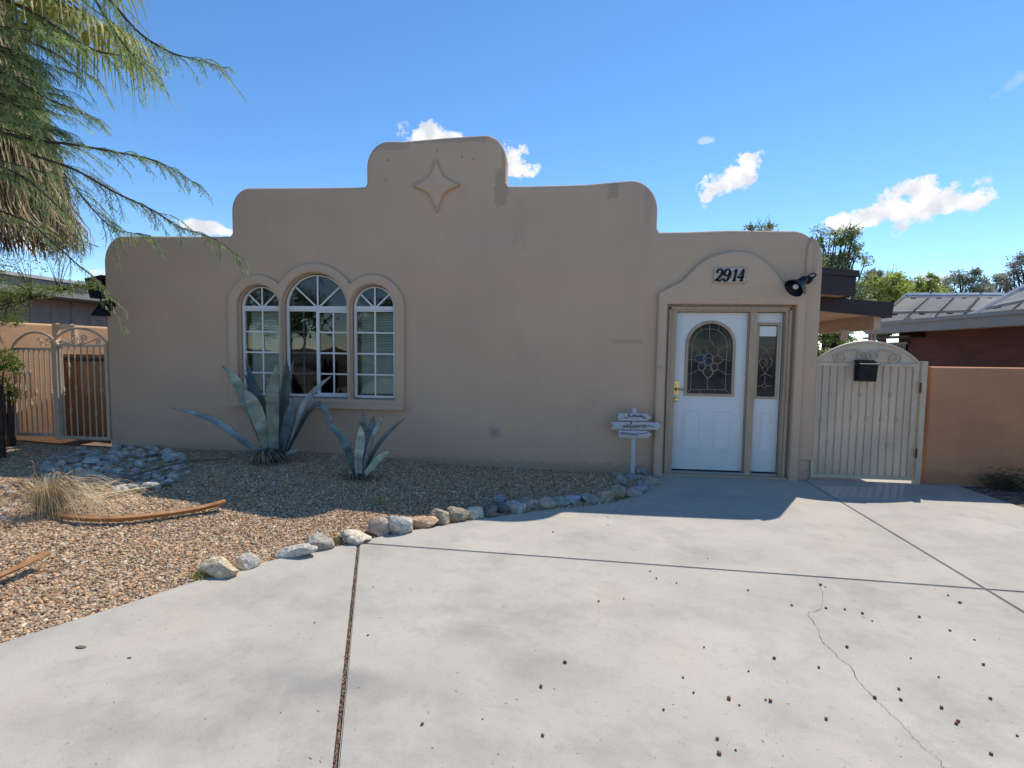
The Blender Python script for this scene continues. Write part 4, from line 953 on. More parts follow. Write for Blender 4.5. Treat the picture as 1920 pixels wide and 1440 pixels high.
c = at(1629, 702, ym0); iv, jf = ico(2); MB().add(iv*np.array([.03, .006, .018])+np.array([c[0], ym0+.006, c[2]]), jf).build('emblem', M['ink'], mb_, smooth=True)
# left gates
SL = [((.42, .42), .055, 1.4, 1, -1.2, [(.5, 0), (.48, .12)]), ((.60, .42), .055, 1.4, -1, -1.9, [(.5, 0), (.54, .12)]), ((.84, .2), .045, 1.4, -1, 1.9, [(.5, .0), (.66, .12)]), ((.2, .12), .03, 1.2, 1, 1.5, [(.36, .05), (.3, .12)])]
lx0, lx1 = XZ(98, 700, 0)[0], XZ(204, 700, 0)[0]; lzb = XZ(150, 828, 0)[1]; lzr = XZ(150, 646, 0)[1]; lzp = XZ(155, 617, 0)[1]
make_gate('wrought_iron_gate', 'narrow tan iron gate with scrolls in front of dark brown boards, touching the house corner', 0, lx0, lx1-.02, lzb+.03, lzr, lzp, 7,
          [(.52,), (.30, .78), (.55,), (), (.53,), (.28, .80), (.53,)], SL, 'tan wrought iron gates', None, None, (.075, .04))
kx0 = XZ(17, 700, -.02)[0]; kx1 = lx0-.012
make_gate('wrought_iron_gate', 'leftmost tan iron gate with a low arch in front of the sunlit peach wall', -.02, kx0, kx1+.35, lzb+.03, XZ(60, 652, 0)[1], XZ(60, 626, 0)[1], 9,
          [(), (.52,), (.34, .68), (.52,), (), (.52,), ()], SL[:2], 'tan wrought iron gates', None, None, (.02, .02)) if False else None
make_gate('wrought_iron_gate', 'leftmost tan iron gate with a low arch in front of the sunlit peach wall', .035, kx0, kx1+.10, lzb+.05, XZ(60, 652, 0)[1], XZ(60, 624, 0)[1], 8,
          [(), (.50,), (.36, .72), (.50,), ()], [((.58, .45), .05, 1.4, 1, -1.2, [(.68, 0), (.66, .12)]), ((.78, .45), .05, 1.4, -1, -1.9, [(.68, 0), (.70, .12)])], 'tan wrought iron gates', None, None, (.02, .02))

# ------------------------------------------------------------------ neighbouring walls and buildings
# peach side wall running back from the street, and the gate side of it
wz = XZ(30, 615, 0)[1]
wA = -8.35
tag(plate('side_wall', [[(0, 0), (10.5, 0), (10.5, 1), (0, 1)]], 0, .2, .03, M['walltan'], None), 'long sunlit peach stucco garden wall behind the left gates', 'wall')
o = bpy.data.objects['side_wall']; me = o.data; bm = bmesh.new(); bm.from_mesh(me)
mnx = min(v.co.x for v in bm.verts); 
for v in bm.verts:
    u = (v.co.x-mnx); y_ = v.co.y; z = v.co.z; v.co = (y_, u, z*(wz+.12) if z > .5 else z*.3-.05)
bmesh.ops.recalc_face_normals(bm, faces=bm.faces); bm.to_mesh(me); bm.free(); o.location = (wA, -.6, -.02)
# boards standing behind the narrow gate
pA, pB = at(106, 700, .62), at(204, 700, .30); bd = (pB-pA); bd[2] = 0; bl = np.linalg.norm(bd); bd /= bl; bn = np.array([bd[1], -bd[0], 0]); n = 8; zt_b = at(150, 664, .5)[2]
bf = empty('board_fence', ((pA+pB)/2*np.array([1, 1, 0])), 'dark brown stained board screen standing behind the narrow left gate', 'fence')
def bbox(u0, u1, z0, z1, o, t):
    P = []
    for z in (z0, z1):
        for u, w in ((u0, o), (u1, o), (u1, o+t), (u0, o+t)):
            q = pA+bd*u*bl; P.append((q[0]-bn[0]*w*-1, q[1]-bn[1]*w*-1, z))
    return P
mb = MB()
for i in range(n): mb.hexa(bbox(i/n+.002, (i+1)/n-.002, .1, zt_b+.01*math.sin(i*3.1), 0, .02))
mb.build('boards', M['plywood'], bf)
MB().hexa(bbox(0, 1, zt_b-.10, zt_b-.05, .022, .02)).build('top_rail', M['fascia'], bf)
MB().hexa(bbox(.5, .97, zt_b-.62, zt_b-.11, .021, .006)).build('painted_sun_patch', M['sunpatch'], bf)  # thin lighter sheet standing in for a patch of sun on the boards
# pale wooden frame that sticks up over the left gates
wf = MB(); Yw = .45; a, b, c, d = at(97, 606, Yw), at(139, 609, Yw), at(139, 640, Yw), at(98, 660, Yw)
wf.box((a[0], Yw, .1), (a[0]+.07, Yw+.06, a[2])); wf.box((b[0]-.06, Yw, c[2]-.02), (b[0], Yw+.06, b[2]))
wf.box((a[0]+.07, Yw+.005, a[2]-.09), (b[0]-.06, Yw+.055, a[2]-.01)); wf.box((a[0]+.07, Yw+.005, c[2]-.05), (b[0]-.06, Yw+.055, c[2]+.0))
wf.build('wooden_bracket', M['palewood']); tag(bpy.data.objects['wooden_bracket'], 'pale orange wooden bracket standing up behind the two left gates', 'bracket')
# neighbour on the left
nb_ = empty('siding_house', (-12.6, 4, 0), 'grey board sided neighbour house with white roof edge, left behind the gates', 'house')
ex = -9.6; pa, pb = atx(0, 507, ex), atx(175, 530, ex)
ze = pa[2]
print('left eave', pa, pb)
ze2 = ze
m_ = MB(); m_.box((-16, -4.0, -.1), (-10.2, 11, ze-.35))
m_.build('wall', M['siding'], nb_)
g_ = MB()
for i in range(36): g_.box((-10.2, -3.9+i*.41, 0), (-10.187, -3.86+i*.41, ze-.36))
g_.build('batten', M['siding'], nb_)
m_ = MB(); m_.box((-10.6, -4.6, ze-.34), (ex+.0, 11.6, ze-.06)); m_.build('fascia', M['greyfascia'], nb_)
m_ = MB(); m_.hexa([(-13.5, -4.8, ze+.35), (ex+.06, -4.8, ze-.058), (ex+.06, 11.8, ze-.058), (-13.5, 11.8, ze+.35), (-13.5, -4.8, ze+.45), (ex+.06, -4.8, ze+.0), (ex+.06, 11.8, ze+.0), (-13.5, 11.8, ze+.45)]); m_.build('roof', M['roof'], nb_)
# terracotta wall on the right
tx0 = XZ(1739, 800, .05)[0]; tz = XZ(1830, 689, .05)[1]
tag(plate('garden_wall', [[(tx0, -.1), (16, -.1), (16, tz+.03), (11, tz), (9, tz+.01), (tx0, tz)]], .05, .22, .03, M['wallpeach'], None), 'low terracotta stucco garden wall right of the wide gate', 'wall')
# brick house on the right
bh = empty('brick_house', (9, 5, 0), 'dark red brick neighbour house with beige fascia and solar racks, right edge', 'house')
fx = 6.6; fa = atx(1920, 579, fx); fb = atx(1665, 606.5, fx); fc = atx(1920, 608, fx); fd = atx(1665, 626, fx)
print('fascia', fa, fb, fc, fd)
ft, fbz = (fa[2]+fb[2])/2, (fc[2]+fd[2])/2; fye = atx(1655, 608, fx)[1]
m_ = MB(); m_.hexa([(fx, -2, fc[2]-.0), (fx+.05, -2, fc[2]), (fx+.05, fye+.6, fbz), (fx, fye+.6, fbz), (fx, -2, ft), (fx+.05, -2, ft), (fx+.05, fye+.6, ft), (fx, fye+.6, ft)]); m_.box((fx-.035, -2, ft-.045), (fx-.001, fye+.6, ft+.02)); m_.build('fascia', M['greyfascia'], bh)
MB().box((fx+.05, -2, fbz+.02), (fx+.7, fye+.6, fbz+.05)).build('eave', M['framewood'], bh)
MB().box((fx+.05, -2, ft-.1), (fx+11, fye+.6, ft-.02)).build('roof', M['roof'], bh)
MB().box((fx+.45, -1.6, -.1), (fx+10.5, fye+.2, fbz+.02)).build('wall', M['brick'], bh)
MB().box((fx+.05, -2.05, fbz), (fx+11, -2.0, ft)).build('front_fascia', M['greyfascia'], bh)
wv = [atx(1664, 644, fx+.45), atx(1701, 668, fx+.45)]; ya, yb = min(wv[0][1], wv[1][1]), max(wv[0][1], wv[1][1]); z1_, z0_ = XZ(0, 0)[1], 0
z1_ = wv[0][2]; z0_ = wv[1][2]-.6; win = MB().box((fx+.43, ya, z0_), (fx+.449, yb, z1_)).build('window', M['carglass'], bh)
wb = MB()
for i in range(7): y = ya+(yb-ya)*(i+.5)/7; wb.box((fx+.395, y-.012, z0_), (fx+.42, y+.012, z1_))
wb.box((fx+.39, ya-.05, z1_-.02), (fx+.425, yb+.05, z1_+.02)); wb.build('window_bars', M['greyfascia'], win)
MB().box((fx+.15, ya-.5, z1_+.10), (fx+.449, yb+.4, z1_+.14)).build('window_awning', M['fascia'], win)

# solar racks seen from behind, leaning towards the sun
def solar(label, corners, rails, legs):
    # corners: four world points: lower near, lower far, upper far, upper near
    s_ = empty('solar_panel_rack', corners[0], label, 'solar panels', 'solar racks on the brick house')
    A, B, Cc, D = [np.asarray(c, float) for c in corners]; n = np.cross(B-A, D-A); n /= np.linalg.norm(n)
    if n[1] < 0: n = -n
    def pt(u, v, o=0): return A*(1-u)*(1-v)+B*u*(1-v)+Cc*u*v+D*(1-u)*v+n*o
    cols, rows = rails
    for i in range(cols):
        for j in range(rows):
            u0, u1, v0, v1 = i/cols+.012, (i+1)/cols-.012, j/rows+.012, (j+1)/rows-.012
            mb = MB().hexa([pt(u0, v0), pt(u1, v0), pt(u1, v0, .04), pt(u0, v0, .04), pt(u0, v1), pt(u1, v1), pt(u1, v1, .04), pt(u0, v1, .04)])
            p_ = mb.build('panel', M['solarback'], s_)
            jb = MB().hexa([pt(u0+.3*(u1-u0), v1-.16*(v1-v0), -.03), pt(u0+.5*(u1-u0), v1-.16*(v1-v0), -.03), pt(u0+.5*(u1-u0), v1-.16*(v1-v0), -.001), pt(u0+.3*(u1-u0), v1-.16*(v1-v0), -.001), pt(u0+.3*(u1-u0), v1-.08*(v1-v0), -.03), pt(u0+.5*(u1-u0), v1-.08*(v1-v0), -.03), pt(u0+.5*(u1-u0), v1-.08*(v1-v0), -.001), pt(u0+.3*(u1-u0), v1-.08*(v1-v0), -.001)])
            jb.build('junction_box', M['blackmetal'], p_)
    r = MB()
    for v in (0.02, .5, .98): r.tube([pt(-.01, v, -.03), pt(1.01, v, -.03)], .028, 6)
    for i in range(cols+1): r.tube([pt(i/cols, 0, -.015), pt(i/cols, 1, -.015)], .02, 6)
    r.build('rail', M['alu'], s_)
    for u, v in legs:
        p = pt(u, v, -.04); MB().tube([(p[0], p[1], ft-.05), p], .05, 8).build('leg', M['roof'], s_)
    return s_
y1s, y2s = fye-2.2, fye-.2
Pll, Plr = atx(1640, 603, fx+.25), at(1835, 590, 4.0)
def fs(px, py, Y): return at(px, py, Y)
# first rack: lower edge behind the eave, upper edge towards the camera side
Yb, Yt = 4.2, 3.0
solar('low solar rack seen from behind on the brick house roof, left of the taller one', [fs(1628, 612, 5.2), fs(1850, 604, 5.2), fs(1888, 551.5, 3.6), fs(1700, 551.5, 3.6)], (4, 2), [(.25, .35), (.80, .35)])
solar('solar rack at the right edge of the picture, closer and steeper than the other', [fs(1790, 606, 3.4), fs(2050, 580, 3.4), fs(2100, 470, 2.2), fs(1914, 540, 2.2)], (3, 2), [(.3, .3), (.8, .3)])

# ------------------------------------------------------------------ patio cover right of the house
pc = empty('patio_cover', (4.0, 1.2, 0), 'flat patio roof in two levels with dark brown fascia behind the wide gate', 'patio cover')
Yu, Yl = .75, 1.05
u0, u1, u2, u3 = at(1535, 498.5, Yu), at(1609.5, 507.5, Yu), at(1601, 555, Yu), at(1535, 547, Yu)
mb = MB(); mb.hexa([(XR+.0, Yu, u3[2]), (u2[0], Yu, u2[2]), (u2[0]-.02, Yu+.045, u2[2]), (XR, Yu+.045, u3[2]), (XR, Yu, u0[2]-.085), (u1[0]-.02, Yu, u1[2]-.085), (u1[0]-.02, Yu+.045, u1[2]-.085), (XR, Yu+.045, u0[2]-.085)])
mb.hexa([(XR, Yu-.03, u0[2]-.085), (u1[0], Yu-.03, u1[2]-.085), (u1[0], Yu+.045, u1[2]-.085), (XR, Yu+.045, u0[2]-.085), (XR, Yu-.03, u0[2]), (u1[0], Yu-.03, u1[2]), (u1[0], Yu+.045, u1[2]), (XR, Yu+.045, u0[2])])
mb.hexa([(u2[0]-.045, Yu+.046, u2[2]), (u2[0], Yu+.046, u2[2]), (u2[0], Yu+3, u2[2]), (u2[0]-.045, Yu+3, u2[2]), (u1[0]-.045, Yu+.046, u1[2]), (u1[0], Yu+.046, u1[2]), (u1[0], Yu+3, u1[2]), (u1[0]-.045, Yu+3, u1[2])])
mb.build('upper_fascia', M['fascia'], pc)
MB().hexa([(XR, Yu+.046, u3[2]+.01), (u2[0]-.046, Yu+.046, u2[2]+.01), (u2[0]-.046, Yu+3, u2[2]+.01), (XR, Yu+3, u3[2]+.01), (XR, Yu+.046, u3[2]+.05), (u2[0]-.046, Yu+.046, u2[2]+.05), (u2[0]-.046, Yu+3, u2[2]+.05), (XR, Yu+3, u3[2]+.05)]).build('upper_soffit', M['soffit'], pc)
l0, l1, l2, l3 = at(1560, 551, Yl), at(1677, 567, Yl), at(1672.5, 595.5, Yl), at(1537, 576.5, Yl)
mb = MB(); mb.hexa([(XR, Yl, l3[2]), (l2[0], Yl, l2[2]), (l2[0], Yl+.045, l2[2]), (XR, Yl+.045, l3[2]), (XR, Yl, l0[2]+.0), (l1[0], Yl, l1[2]), (l1[0], Yl+.045, l1[2]), (XR, Yl+.045, l0[2]+.0)])
mb.hexa([(l2[0]-.045, Yl+.046, l2[2]), (l2[0], Yl+.046, l2[2]), (l2[0], Yl+4, l2[2]), (l2[0]-.045, Yl+4, l2[2]), (l1[0]-.045, Yl+.046, l1[2]), (l1[0], Yl+.046, l1[2]), (l1[0], Yl+4, l1[2]), (l1[0]-.045, Yl+4, l1[2])]); mb.build('lower_fascia', M['fascia'], pc)
MB().hexa([(XR, Yl+.046, l3[2]+.02), (l2[0]-.046, Yl+.046, l2[2]+.02), (l2[0]-.046, Yl+4, l2[2]+.02), (XR, Yl+4, l3[2]+.02), (XR, Yl+.046, l3[2]+.07), (l2[0]-.046, Yl+.046, l2[2]+.07), (l2[0]-.046, Yl+4, l2[2]+.07), (XR, Yl+4, l3[2]+.07)]).build('lower_soffit', M['soffit'], pc)
b0 = at(1655, 592, Yl+.1); bx = b0[0]-.02
MB().box((bx-.09, Yl+.10, b0[2]-.20), (bx, Yl+4, b0[2]-.002)).build('beam', M['gate'], pc)
pz = b0[2]-.20; MB().box((bx-.09, Yl+2.2, -.02), (bx, Yl+2.3, pz)).build('post', M['gate'], pc)
# conduit pipes and the tag
cp_ = MB()
for x in (1633, 1640): p = at(x, 640, 1.9); cp_.tube([(p[0], 1.9, 0), (p[0], 1.9, 2.35)], .018, 8)
cp_.build('conduit', M['gate']); tag(bpy.data.objects['conduit'], 'pair of tan conduit pipes rising behind the arched gate top', 'pipe')
tg = [at(1579, 618, .9), at(1594.5, 620, .9), at(1588, 640.5, .9), at(1574.5, 637, .9)]
plate('wooden_tag', [[(p[0], p[2]) for p in tg[::-1]]], .9, .012, .003, M['soffit'], None); tag(bpy.data.objects['wooden_tag'], 'tilted blank wooden tag hanging under the patio roof', 'tag')
# picket fence far behind the patio
pf = MB(); Yp = 7.5
for i in range(24): x = 4.6+i*.13; pf.box((x, Yp, 0), (x+.03, Yp+.03, 1.5))
pf.box((4.5, Yp-.02, 1.3), (7.8, Yp-.001, 1.34)); pf.build('picket_fence', M['blackmetal']); tag(bpy.data.objects['picket_fence'], 'dark picket fence seen under the patio roof behind the gate', 'fence')
# patio chair whose feet show behind the screened gate
ch = empty('patio_chair', (4.0, 1.5, 0), 'metal patio chair standing behind the screened gate', 'chair')
for dx in (0, .45):
    for dy in (0, .45): MB().tube([(3.8+dx, 1.3+dy, 0), (3.83+dx*.9, 1.32+dy*.9, .42)], .012, 6).build('leg', M['alu'], ch)
MB().box((3.8, 1.3, .42), (4.27, 1.77, .45)).build('seat', M['white'], ch); MB().box((3.8, 1.74, .46), (4.27, 1.77, .9)).build('backrest', M['white'], ch)
#PART3
# ------------------------------------------------------------------ agaves
def agavemat():
    ma, nt, p, out = newmat('agave_leaf'); N, L = nt.nodes, nt.links; p.inputs['Roughness'].default_value = .55; p.inputs['Specular IOR Level'].default_value = .35
    at_ = N.new('ShaderNodeAttribute'); at_.attribute_name = 'Col'
    geo = N.new('ShaderNodeNewGeometry'); nz = N.new('ShaderNodeTexNoise'); nz.inputs['Scale'].default_value = 9; nz.inputs['Detail'].default_value = 6; L.new(geo.outputs['Position'], nz.inputs['Vector'])
    mr = N.new('ShaderNodeMapRange'); mr.inputs[1].default_value = .35; mr.inputs[2].default_value = .7; mr.inputs[3].default_value = 1.12; mr.inputs[4].default_value = .68; L.new(nz.outputs['Fac'], mr.inputs[0])
    v = N.new('ShaderNodeVectorMath'); v.operation = 'SCALE'; L.new(at_.outputs['Color'], v.inputs[0]); L.new(mr.outputs[0], v.inputs['Scale']); L.new(v.outputs[0], p.inputs['Base Color']); return ma
M['agave'] = agavemat()
def agave_leaf(pts, w, facing, col, par, seed, fold=.30, name='leaf'):
    """pts: centre line from the base to the tip; facing: vector the upper side looks towards"""
    r = random.Random(seed); P = catmull(pts, 9); k = len(P); t = np.linspace(0, 1, k)
    prof = np.interp(t, [0, .12, .35, .52, .7, .85, .95, 1], [.80, .76, .95, 1.0, .80, .45, .16, .015])*w
    T = np.gradient(P, axis=0); T /= np.linalg.norm(T, axis=1)[:, None]
    f = np.asarray(facing, float); V = []; colr = []; F = []
    us = [-1, -.62, -.2, .2, .62, 1]; nu = len(us)
    for i in range(k):
        s_ = np.cross(T[i], f); s_ /= np.linalg.norm(s_)+1e-9; n = np.cross(s_, T[i]); 
        if n@f < 0: n = -n
        band = 1+.22*math.sin(t[i]*19+seed)*math.exp(-((t[i]-.5)/.35)**2)+(.25 if int(t[i]*17+seed) % 6 == 0 else 0)
        for u in us:
            dn = fold*(abs(u)**1.6)*prof[i]/2
            V.append(P[i]+s_*u*prof[i]/2+n*dn); c = np.array(col)*band*(1.0+.12*(abs(u) > .9))
            if t[i] > .95: c = np.array((.10, .06, .045))
            colr.append(c)
    top = len(V)
    for i in range(k):      # under side, a little thickness that thins out to the edges
        s_ = np.cross(T[i], f); s_ /= np.linalg.norm(s_)+1e-9; n = np.cross(s_, T[i])
        if n@f < 0: n = -n
        for j, u in enumerate(us): V.append(V[i*nu+j]-n*(.004+.16*prof[i]*(1-u*u)*(1-.7*t[i]))); colr.append(np.array(col)*.9)
    for i in range(k-1):
        for j in range(nu-1):
            a = i*nu+j; F.append((a, a+1, a+nu+1, a+nu)); b = a+top; F.append((b, b+nu, b+nu+1, b+1))
        a = i*nu; F.append((a, a+nu, a+nu+top, a+top)); a = i*nu+nu-1; F.append((a, a+top, a+nu+top, a+nu))
    F.append(tuple(range(nu))+tuple(range(top+nu-1, top-1, -1)))
    # marginal teeth
    L = np.concatenate([[0], np.cumsum(np.linalg.norm(np.diff(P, axis=0), axis=1))]); d = .03
    while d < L[-1]*.92:
        for sd, j in ((-1, 0), (1, nu-1)):
            i = int(np.interp(d+r.uniform(-.006, .006), L, range(k))); i = min(max(i, 1), k-2); e = V[i*nu+j]; s_ = V[i*nu+j]-P[i]; s_ = s_/np.linalg.norm(s_)
            b = len(V); q = .006
            V += [e-T[i]*q, e+T[i]*q, e+s_*.024+T[i]*.007]; colr += [np.array((.13, .08, .06))]*3; F.append((b, b+1, b+2))
        d += .042
    mb = MB(); mb.v.append(np.array(V)); mb.n = len(V); mb.c.append(np.array(colr))
    for fc_ in F: mb.f.setdefault(len(fc_), []).append(list(fc_))
    return mb.build(name, M['agave'], par, smooth=True, ang=60)
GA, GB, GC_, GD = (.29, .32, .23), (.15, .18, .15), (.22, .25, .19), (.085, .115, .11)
def agave(name, label, base, Y, leaves):
    b = onbed(*base); a = empty(name, b, label, 'agave', 'agaves under the window')
    for i, (pl_, w, fc_, col, dys) in enumerate(leaves):
        pts = [at(x, y, Y+dy) for (x, y), dy in zip(pl_, dys)]; dep = (pts[0]-CAM)@FW/FPX
        agave_leaf(pts, w*dep*.96, fc_, col, a, i*7+len(name), fold=.32)
    return a, b
Y1 = onbed(516, 862)[1]; print('agave Y', Y1)
BL = [([(506,853),(470,838),(412,795),(366,776),(321,764)], 13, (.15,-.55,.8), (.28,.32,.30), [0,-.08,-.15,-.22,-.28]),
 ([(503,846),(485,800),(462,752),(440,710),(416,685)], 21, (.45,-.8,.35), GA, [0,-.02,-.05,-.05,-.02]),
 ([(506,850),(494,810),(479,768),(468,745),(456,729)], 25, (.4,-.85,.3), (.31,.345,.27), [-.06,-.13,-.2,-.24,-.26]),
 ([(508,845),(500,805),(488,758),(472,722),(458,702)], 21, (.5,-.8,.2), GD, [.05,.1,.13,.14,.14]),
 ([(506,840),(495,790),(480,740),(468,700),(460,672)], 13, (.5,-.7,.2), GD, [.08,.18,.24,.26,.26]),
 ([(516,855),(514,800),(513,745),(516,712),(520,676)], 26, (0,-1,.15), GC_, [-.08,-.14,-.16,-.15,-.12]),
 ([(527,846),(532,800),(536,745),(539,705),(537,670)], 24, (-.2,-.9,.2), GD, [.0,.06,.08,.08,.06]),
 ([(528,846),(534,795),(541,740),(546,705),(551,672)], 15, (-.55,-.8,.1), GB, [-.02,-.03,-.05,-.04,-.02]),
 ([(527,848),(536,815),(544,785),(549,762),(549.5,742)], 25, (-.2,-.9,.3), (.14,.19,.21), [-.06,-.08,-.09,-.09,-.08]),
 ([(533,850),(552,806),(571,762),(595,730),(624,702)], 22, (-.55,-.75,.4), (.31,.34,.31), [-.06,-.12,-.16,-.18,-.2]),
 ([(538,848),(556,815),(573,784),(590,762),(602,760),(615,775),(624,797)], 17, (.0,-.5,.85), (.17,.215,.20), [.0,.0,-.02,-.02,-.02,-.03,-.04]),
 ([(520,858),(545,850),(562,843)], 16, (.1,-.5,.85), (.26,.29,.22), [-.12,-.2,-.2]),
 ([(510,860),(496,856),(482,852)], 14, (-.1,-.5,.85), (.22,.25,.2), [-.1,-.15,-.15])]
a1_, b1_ = agave('agave', 'large blue green agave under the triple window, one long leaf reaching left', (516, 862), Y1, BL)
Y2 = onbed(674, 897)[1]
SL2 = [([(666,888),(656,856),(645,828),(626,803),(602,782)], 15, (.5,-.65,.5), (.14,.21,.20), [0,-.03,-.08,-.1,-.1]),
 ([(673,892),(673,862),(676,832),(677,812),(675,795)], 18, (.1,-1,.15), (.33,.38,.32), [-.06,-.1,-.12,-.12,-.11]),
 ([(674,885),(674,840),(680,800),(681,783),(679,764)], 13, (.2,-.95,.1), GB, [.04,.06,.07,.07,.07]),
 ([(682,886),(688,845),(694,812),(699,793),(701,775)], 19, (-.1,-.95,.2), (.14,.20,.22), [.02,.03,.03,.03,.03]),
 ([(681,888),(690,850),(700,820),(710,798),(718,780)], 13, (-.5,-.8,.2), (.32,.35,.31), [-.03,-.05,-.07,-.08,-.08]),
 ([(684,890),(700,852),(717,826),(738,803),(760,783)], 14, (-.4,-.6,.6), (.12,.165,.17), [0,-.04,-.08,-.1,-.1]),
 ([(682,893),(697,877),(709,864),(722,853),(734,845)], 18, (-.2,-.8,.55), (.40,.43,.30), [-.06,-.12,-.16,-.2,-.24]),
 ([(668,893),(660,888),(652,886)], 10, (0,-.5,.8), (.22,.26,.2), [-.05,-.1,-.12])]
a2_, b2_ = agave('agave', 'smaller agave right of the large one, with a low pale green leaf', (674, 897), Y2, SL2)
# dried leaf bases around both
def dry_base(par, b, rad, n, seed, hh):
    r = random.Random(seed); mb = MB()
    for i in range(n):
        a = r.uniform(0, 2*math.pi); l = rad*r.uniform(.35, 1.1); w = r.uniform(.015, .045)
        p0 = b+np.array([math.cos(a)*.04, math.sin(a)*.04, hh*r.random()]); p1 = b+np.array([math.cos(a)*l*.6, math.sin(a)*l*.6, hh*r.random()*.9+.02]); p2 = b+np.array([math.cos(a+.2)*l, math.sin(a+.2)*l, .015])
        P = catmull([p0, p1, p2], 4); mb.ribbon(P, np.linspace(w, .004, len(P)), (0, 0, 1))
    mb.build('dry_leaf_base', M['stalk'], par)
dry_base(a1_, b1_+np.array([.03, -.16, .02]), .34, 170, 3, .16); dry_base(a2_, b2_+np.array([0, -.05, 0]), .20, 90, 4, .08)

# ------------------------------------------------------------------ dead stalks, fronds, grass
def strip3(name, pts, w, th, m, label, cat, lift=.0, group=None):
    P = catmull(pts, 8); k = len(P); w = np.interp(np.linspace(0, 1, k), np.linspace(0, 1, len(w)), w); mb = MB()
    T = np.gradient(P, axis=0); V = []
    for i in range(k):
        s_ = np.cross(T[i], (0, 0, 1)); s_ /= np.linalg.norm(s_)
        V += [P[i]-s_*w[i]/2+np.array([0, 0, th*.6]), P[i]-np.array([0, 0, th*.2]), P[i]+s_*w[i]/2+np.array([0, 0, th*.6]), P[i]+np.array([0, 0, th*.8+.004])]
    F = [(4*i+j, 4*i+(j+1) % 4, 4*i+4+(j+1) % 4, 4*i+4+j) for i in range(k-1) for j in range(4)]+[(0, 3, 2, 1), (4*k-4, 4*k-3, 4*k-2, 4*k-1)]
    o = mb.add(V, F).build(name, m, None, smooth=True, ang=35); tag(o, label, cat, group); return o
def ob(x, y, h=0): p = onbed(x, y); return p+np.array([0, 0, h])
strip3('palm_stalk', [ob(98,972,.015), ob(150,982,.03), ob(220,984,.035), ob(300,976,.035), ob(370,966,.04), ob(422,958,.07)], [.02,.05,.058,.062,.072,.09], .045, M['frond'], 'long curved orange brown palm leaf stalk lying on the gravel beside the dry grass', 'palm stalk')
strip3('palm_stalk', [ob(-60,1125,.05), ob(-10,1105,.06), ob(40,1085,.07), ob(90,1064,.09)], [.05,.06,.065,.075], .03, M['frond'], 'short dark brown palm leaf stalk at the left edge of the gravel', 'palm stalk')
strip3('dead_leaf', [ob(170,925,.02), ob(230,910,.06), ob(300,893,.09), ob(360,878,.08), ob(426,868,.04)], [.06,.075,.06,.035,.008], .02, M['stalk'], 'long dead agave leaf lying across the stones towards the large agave', 'dead leaf')
strip3('dead_leaf', [ob(195,940,.02), ob(250,927,.03), ob(300,916,.03), ob(345,905,.02)], [.01,.045,.05,.01], .012, M['stalk'], 'short dark dead leaf in front of the long one at the shadow edge', 'dead leaf')
strip3('bleached_stalk', [ob(150,943,.02), ob(210,935,.05), ob(290,922,.05)], [.012,.02,.008], .01, M['drygrass'], 'bleached straight stalk lying right of the dry grass tuft', 'stalk')
def grass(name, label, base, n, spread, hgt, m, w, seed, cat='grass tuft', droop=.6, lean=(0, 0), cols=None, group=None):
    r = random.Random(seed); mb = MB()
    for i in range(n):
        a = r.uniform(0, 2*math.pi); s_ = spread*r.random()**.6; h = hgt*r.uniform(.45, 1)
        b = base+np.array([r.gauss(0, .035), r.gauss(0, .03), 0]); d = np.array([math.cos(a)*s_+lean[0], math.sin(a)*s_*.8+lean[1], 0])
        p1 = b+d*.35+np.array([0, 0, h*.75]); p2 = b+d*.75+np.array([0, 0, h*(1-droop*.3)]); p3 = b+d*1.1+np.array([0, 0, max(h*(1-droop), .01)])
        P = catmull([b, p1, p2, p3], 3); c = (cols or [(1, 1, 1)])[r.randrange(len(cols or [1]))]
        mb.ribbon(P, np.linspace(w, w*.25, len(P)), (math.sin(a+1.3), -math.cos(a+1.3), .4), np.array(c)*r.uniform(.75, 1.1))
    o = mb.build(name, m); tag(o, label, cat, group); return o
gb = ob(92, 962)
grass('dry_grass', 'pale blond dry grass tuft fanning out on the gravel at the left', gb, 520, .60, .40, M['drygrass'], .0050, 11, droop=.78, lean=(.16, -.02), cols=[(1,1,1),(.9,.8,.65),(1.1,1.08,1.0),(.7,.55,.4)])
for (px, py, tx, ty, lb) in [(60,915,62,868,'curled dead stem standing upright behind the dry grass, leftmost of two'), (105,915,118,868,'curled dead stem standing upright behind the dry grass, right of the other')]:
    b = ob(px, py); t_ = at(tx, ty, b[1]); mid = (b+t_)/2+np.array([.02, 0, 0]); o = MB().tube(catmull([b, mid, t_, t_+np.array([-.04, 0, .02])], 5), [.006]*15+[.004], 6).build('dried_sprout', M['stalk']); tag(o, lb, 'stem')
wc = [(.2,1,1),(.5,1,1),(.0,1,1)]
grass('weed', 'green grassy weed between the grey edging rock and the cream rock', grd(630, 1020, .0), 60, .11, .07, M['weed'], .004, 21, 'weed', cols=wc)
grass('weed', 'thin green weed in front of the pinkish edging rock', grd(722, 1000, .0), 26, .07, .07, M['weed'], .003, 22, 'weed', cols=[(.5,1,1),(.9,1,1)])
grass('weed', 'olive weed at the street end of the long cream slab rock', grd(372, 1083, 0), 40, .10, .05, M['weed'], .005, 23, 'weed', cols=[(.7,1,1),(1,1,1)])
grass('weed', 'small yellow green weed spike alone in the gravel at the shadow edge', ob(710, 946), 26, .035, .10, M['weed'], .006, 24, 'weed', droop=.1, cols=[(1,1,1),(.8,1,1)])
grass('weed', 'dark thin twiggy sprouts left of the smaller agave', ob(644, 895), 14, .08, .12, M['stalk'], .004, 25, 'weed', droop=.1)
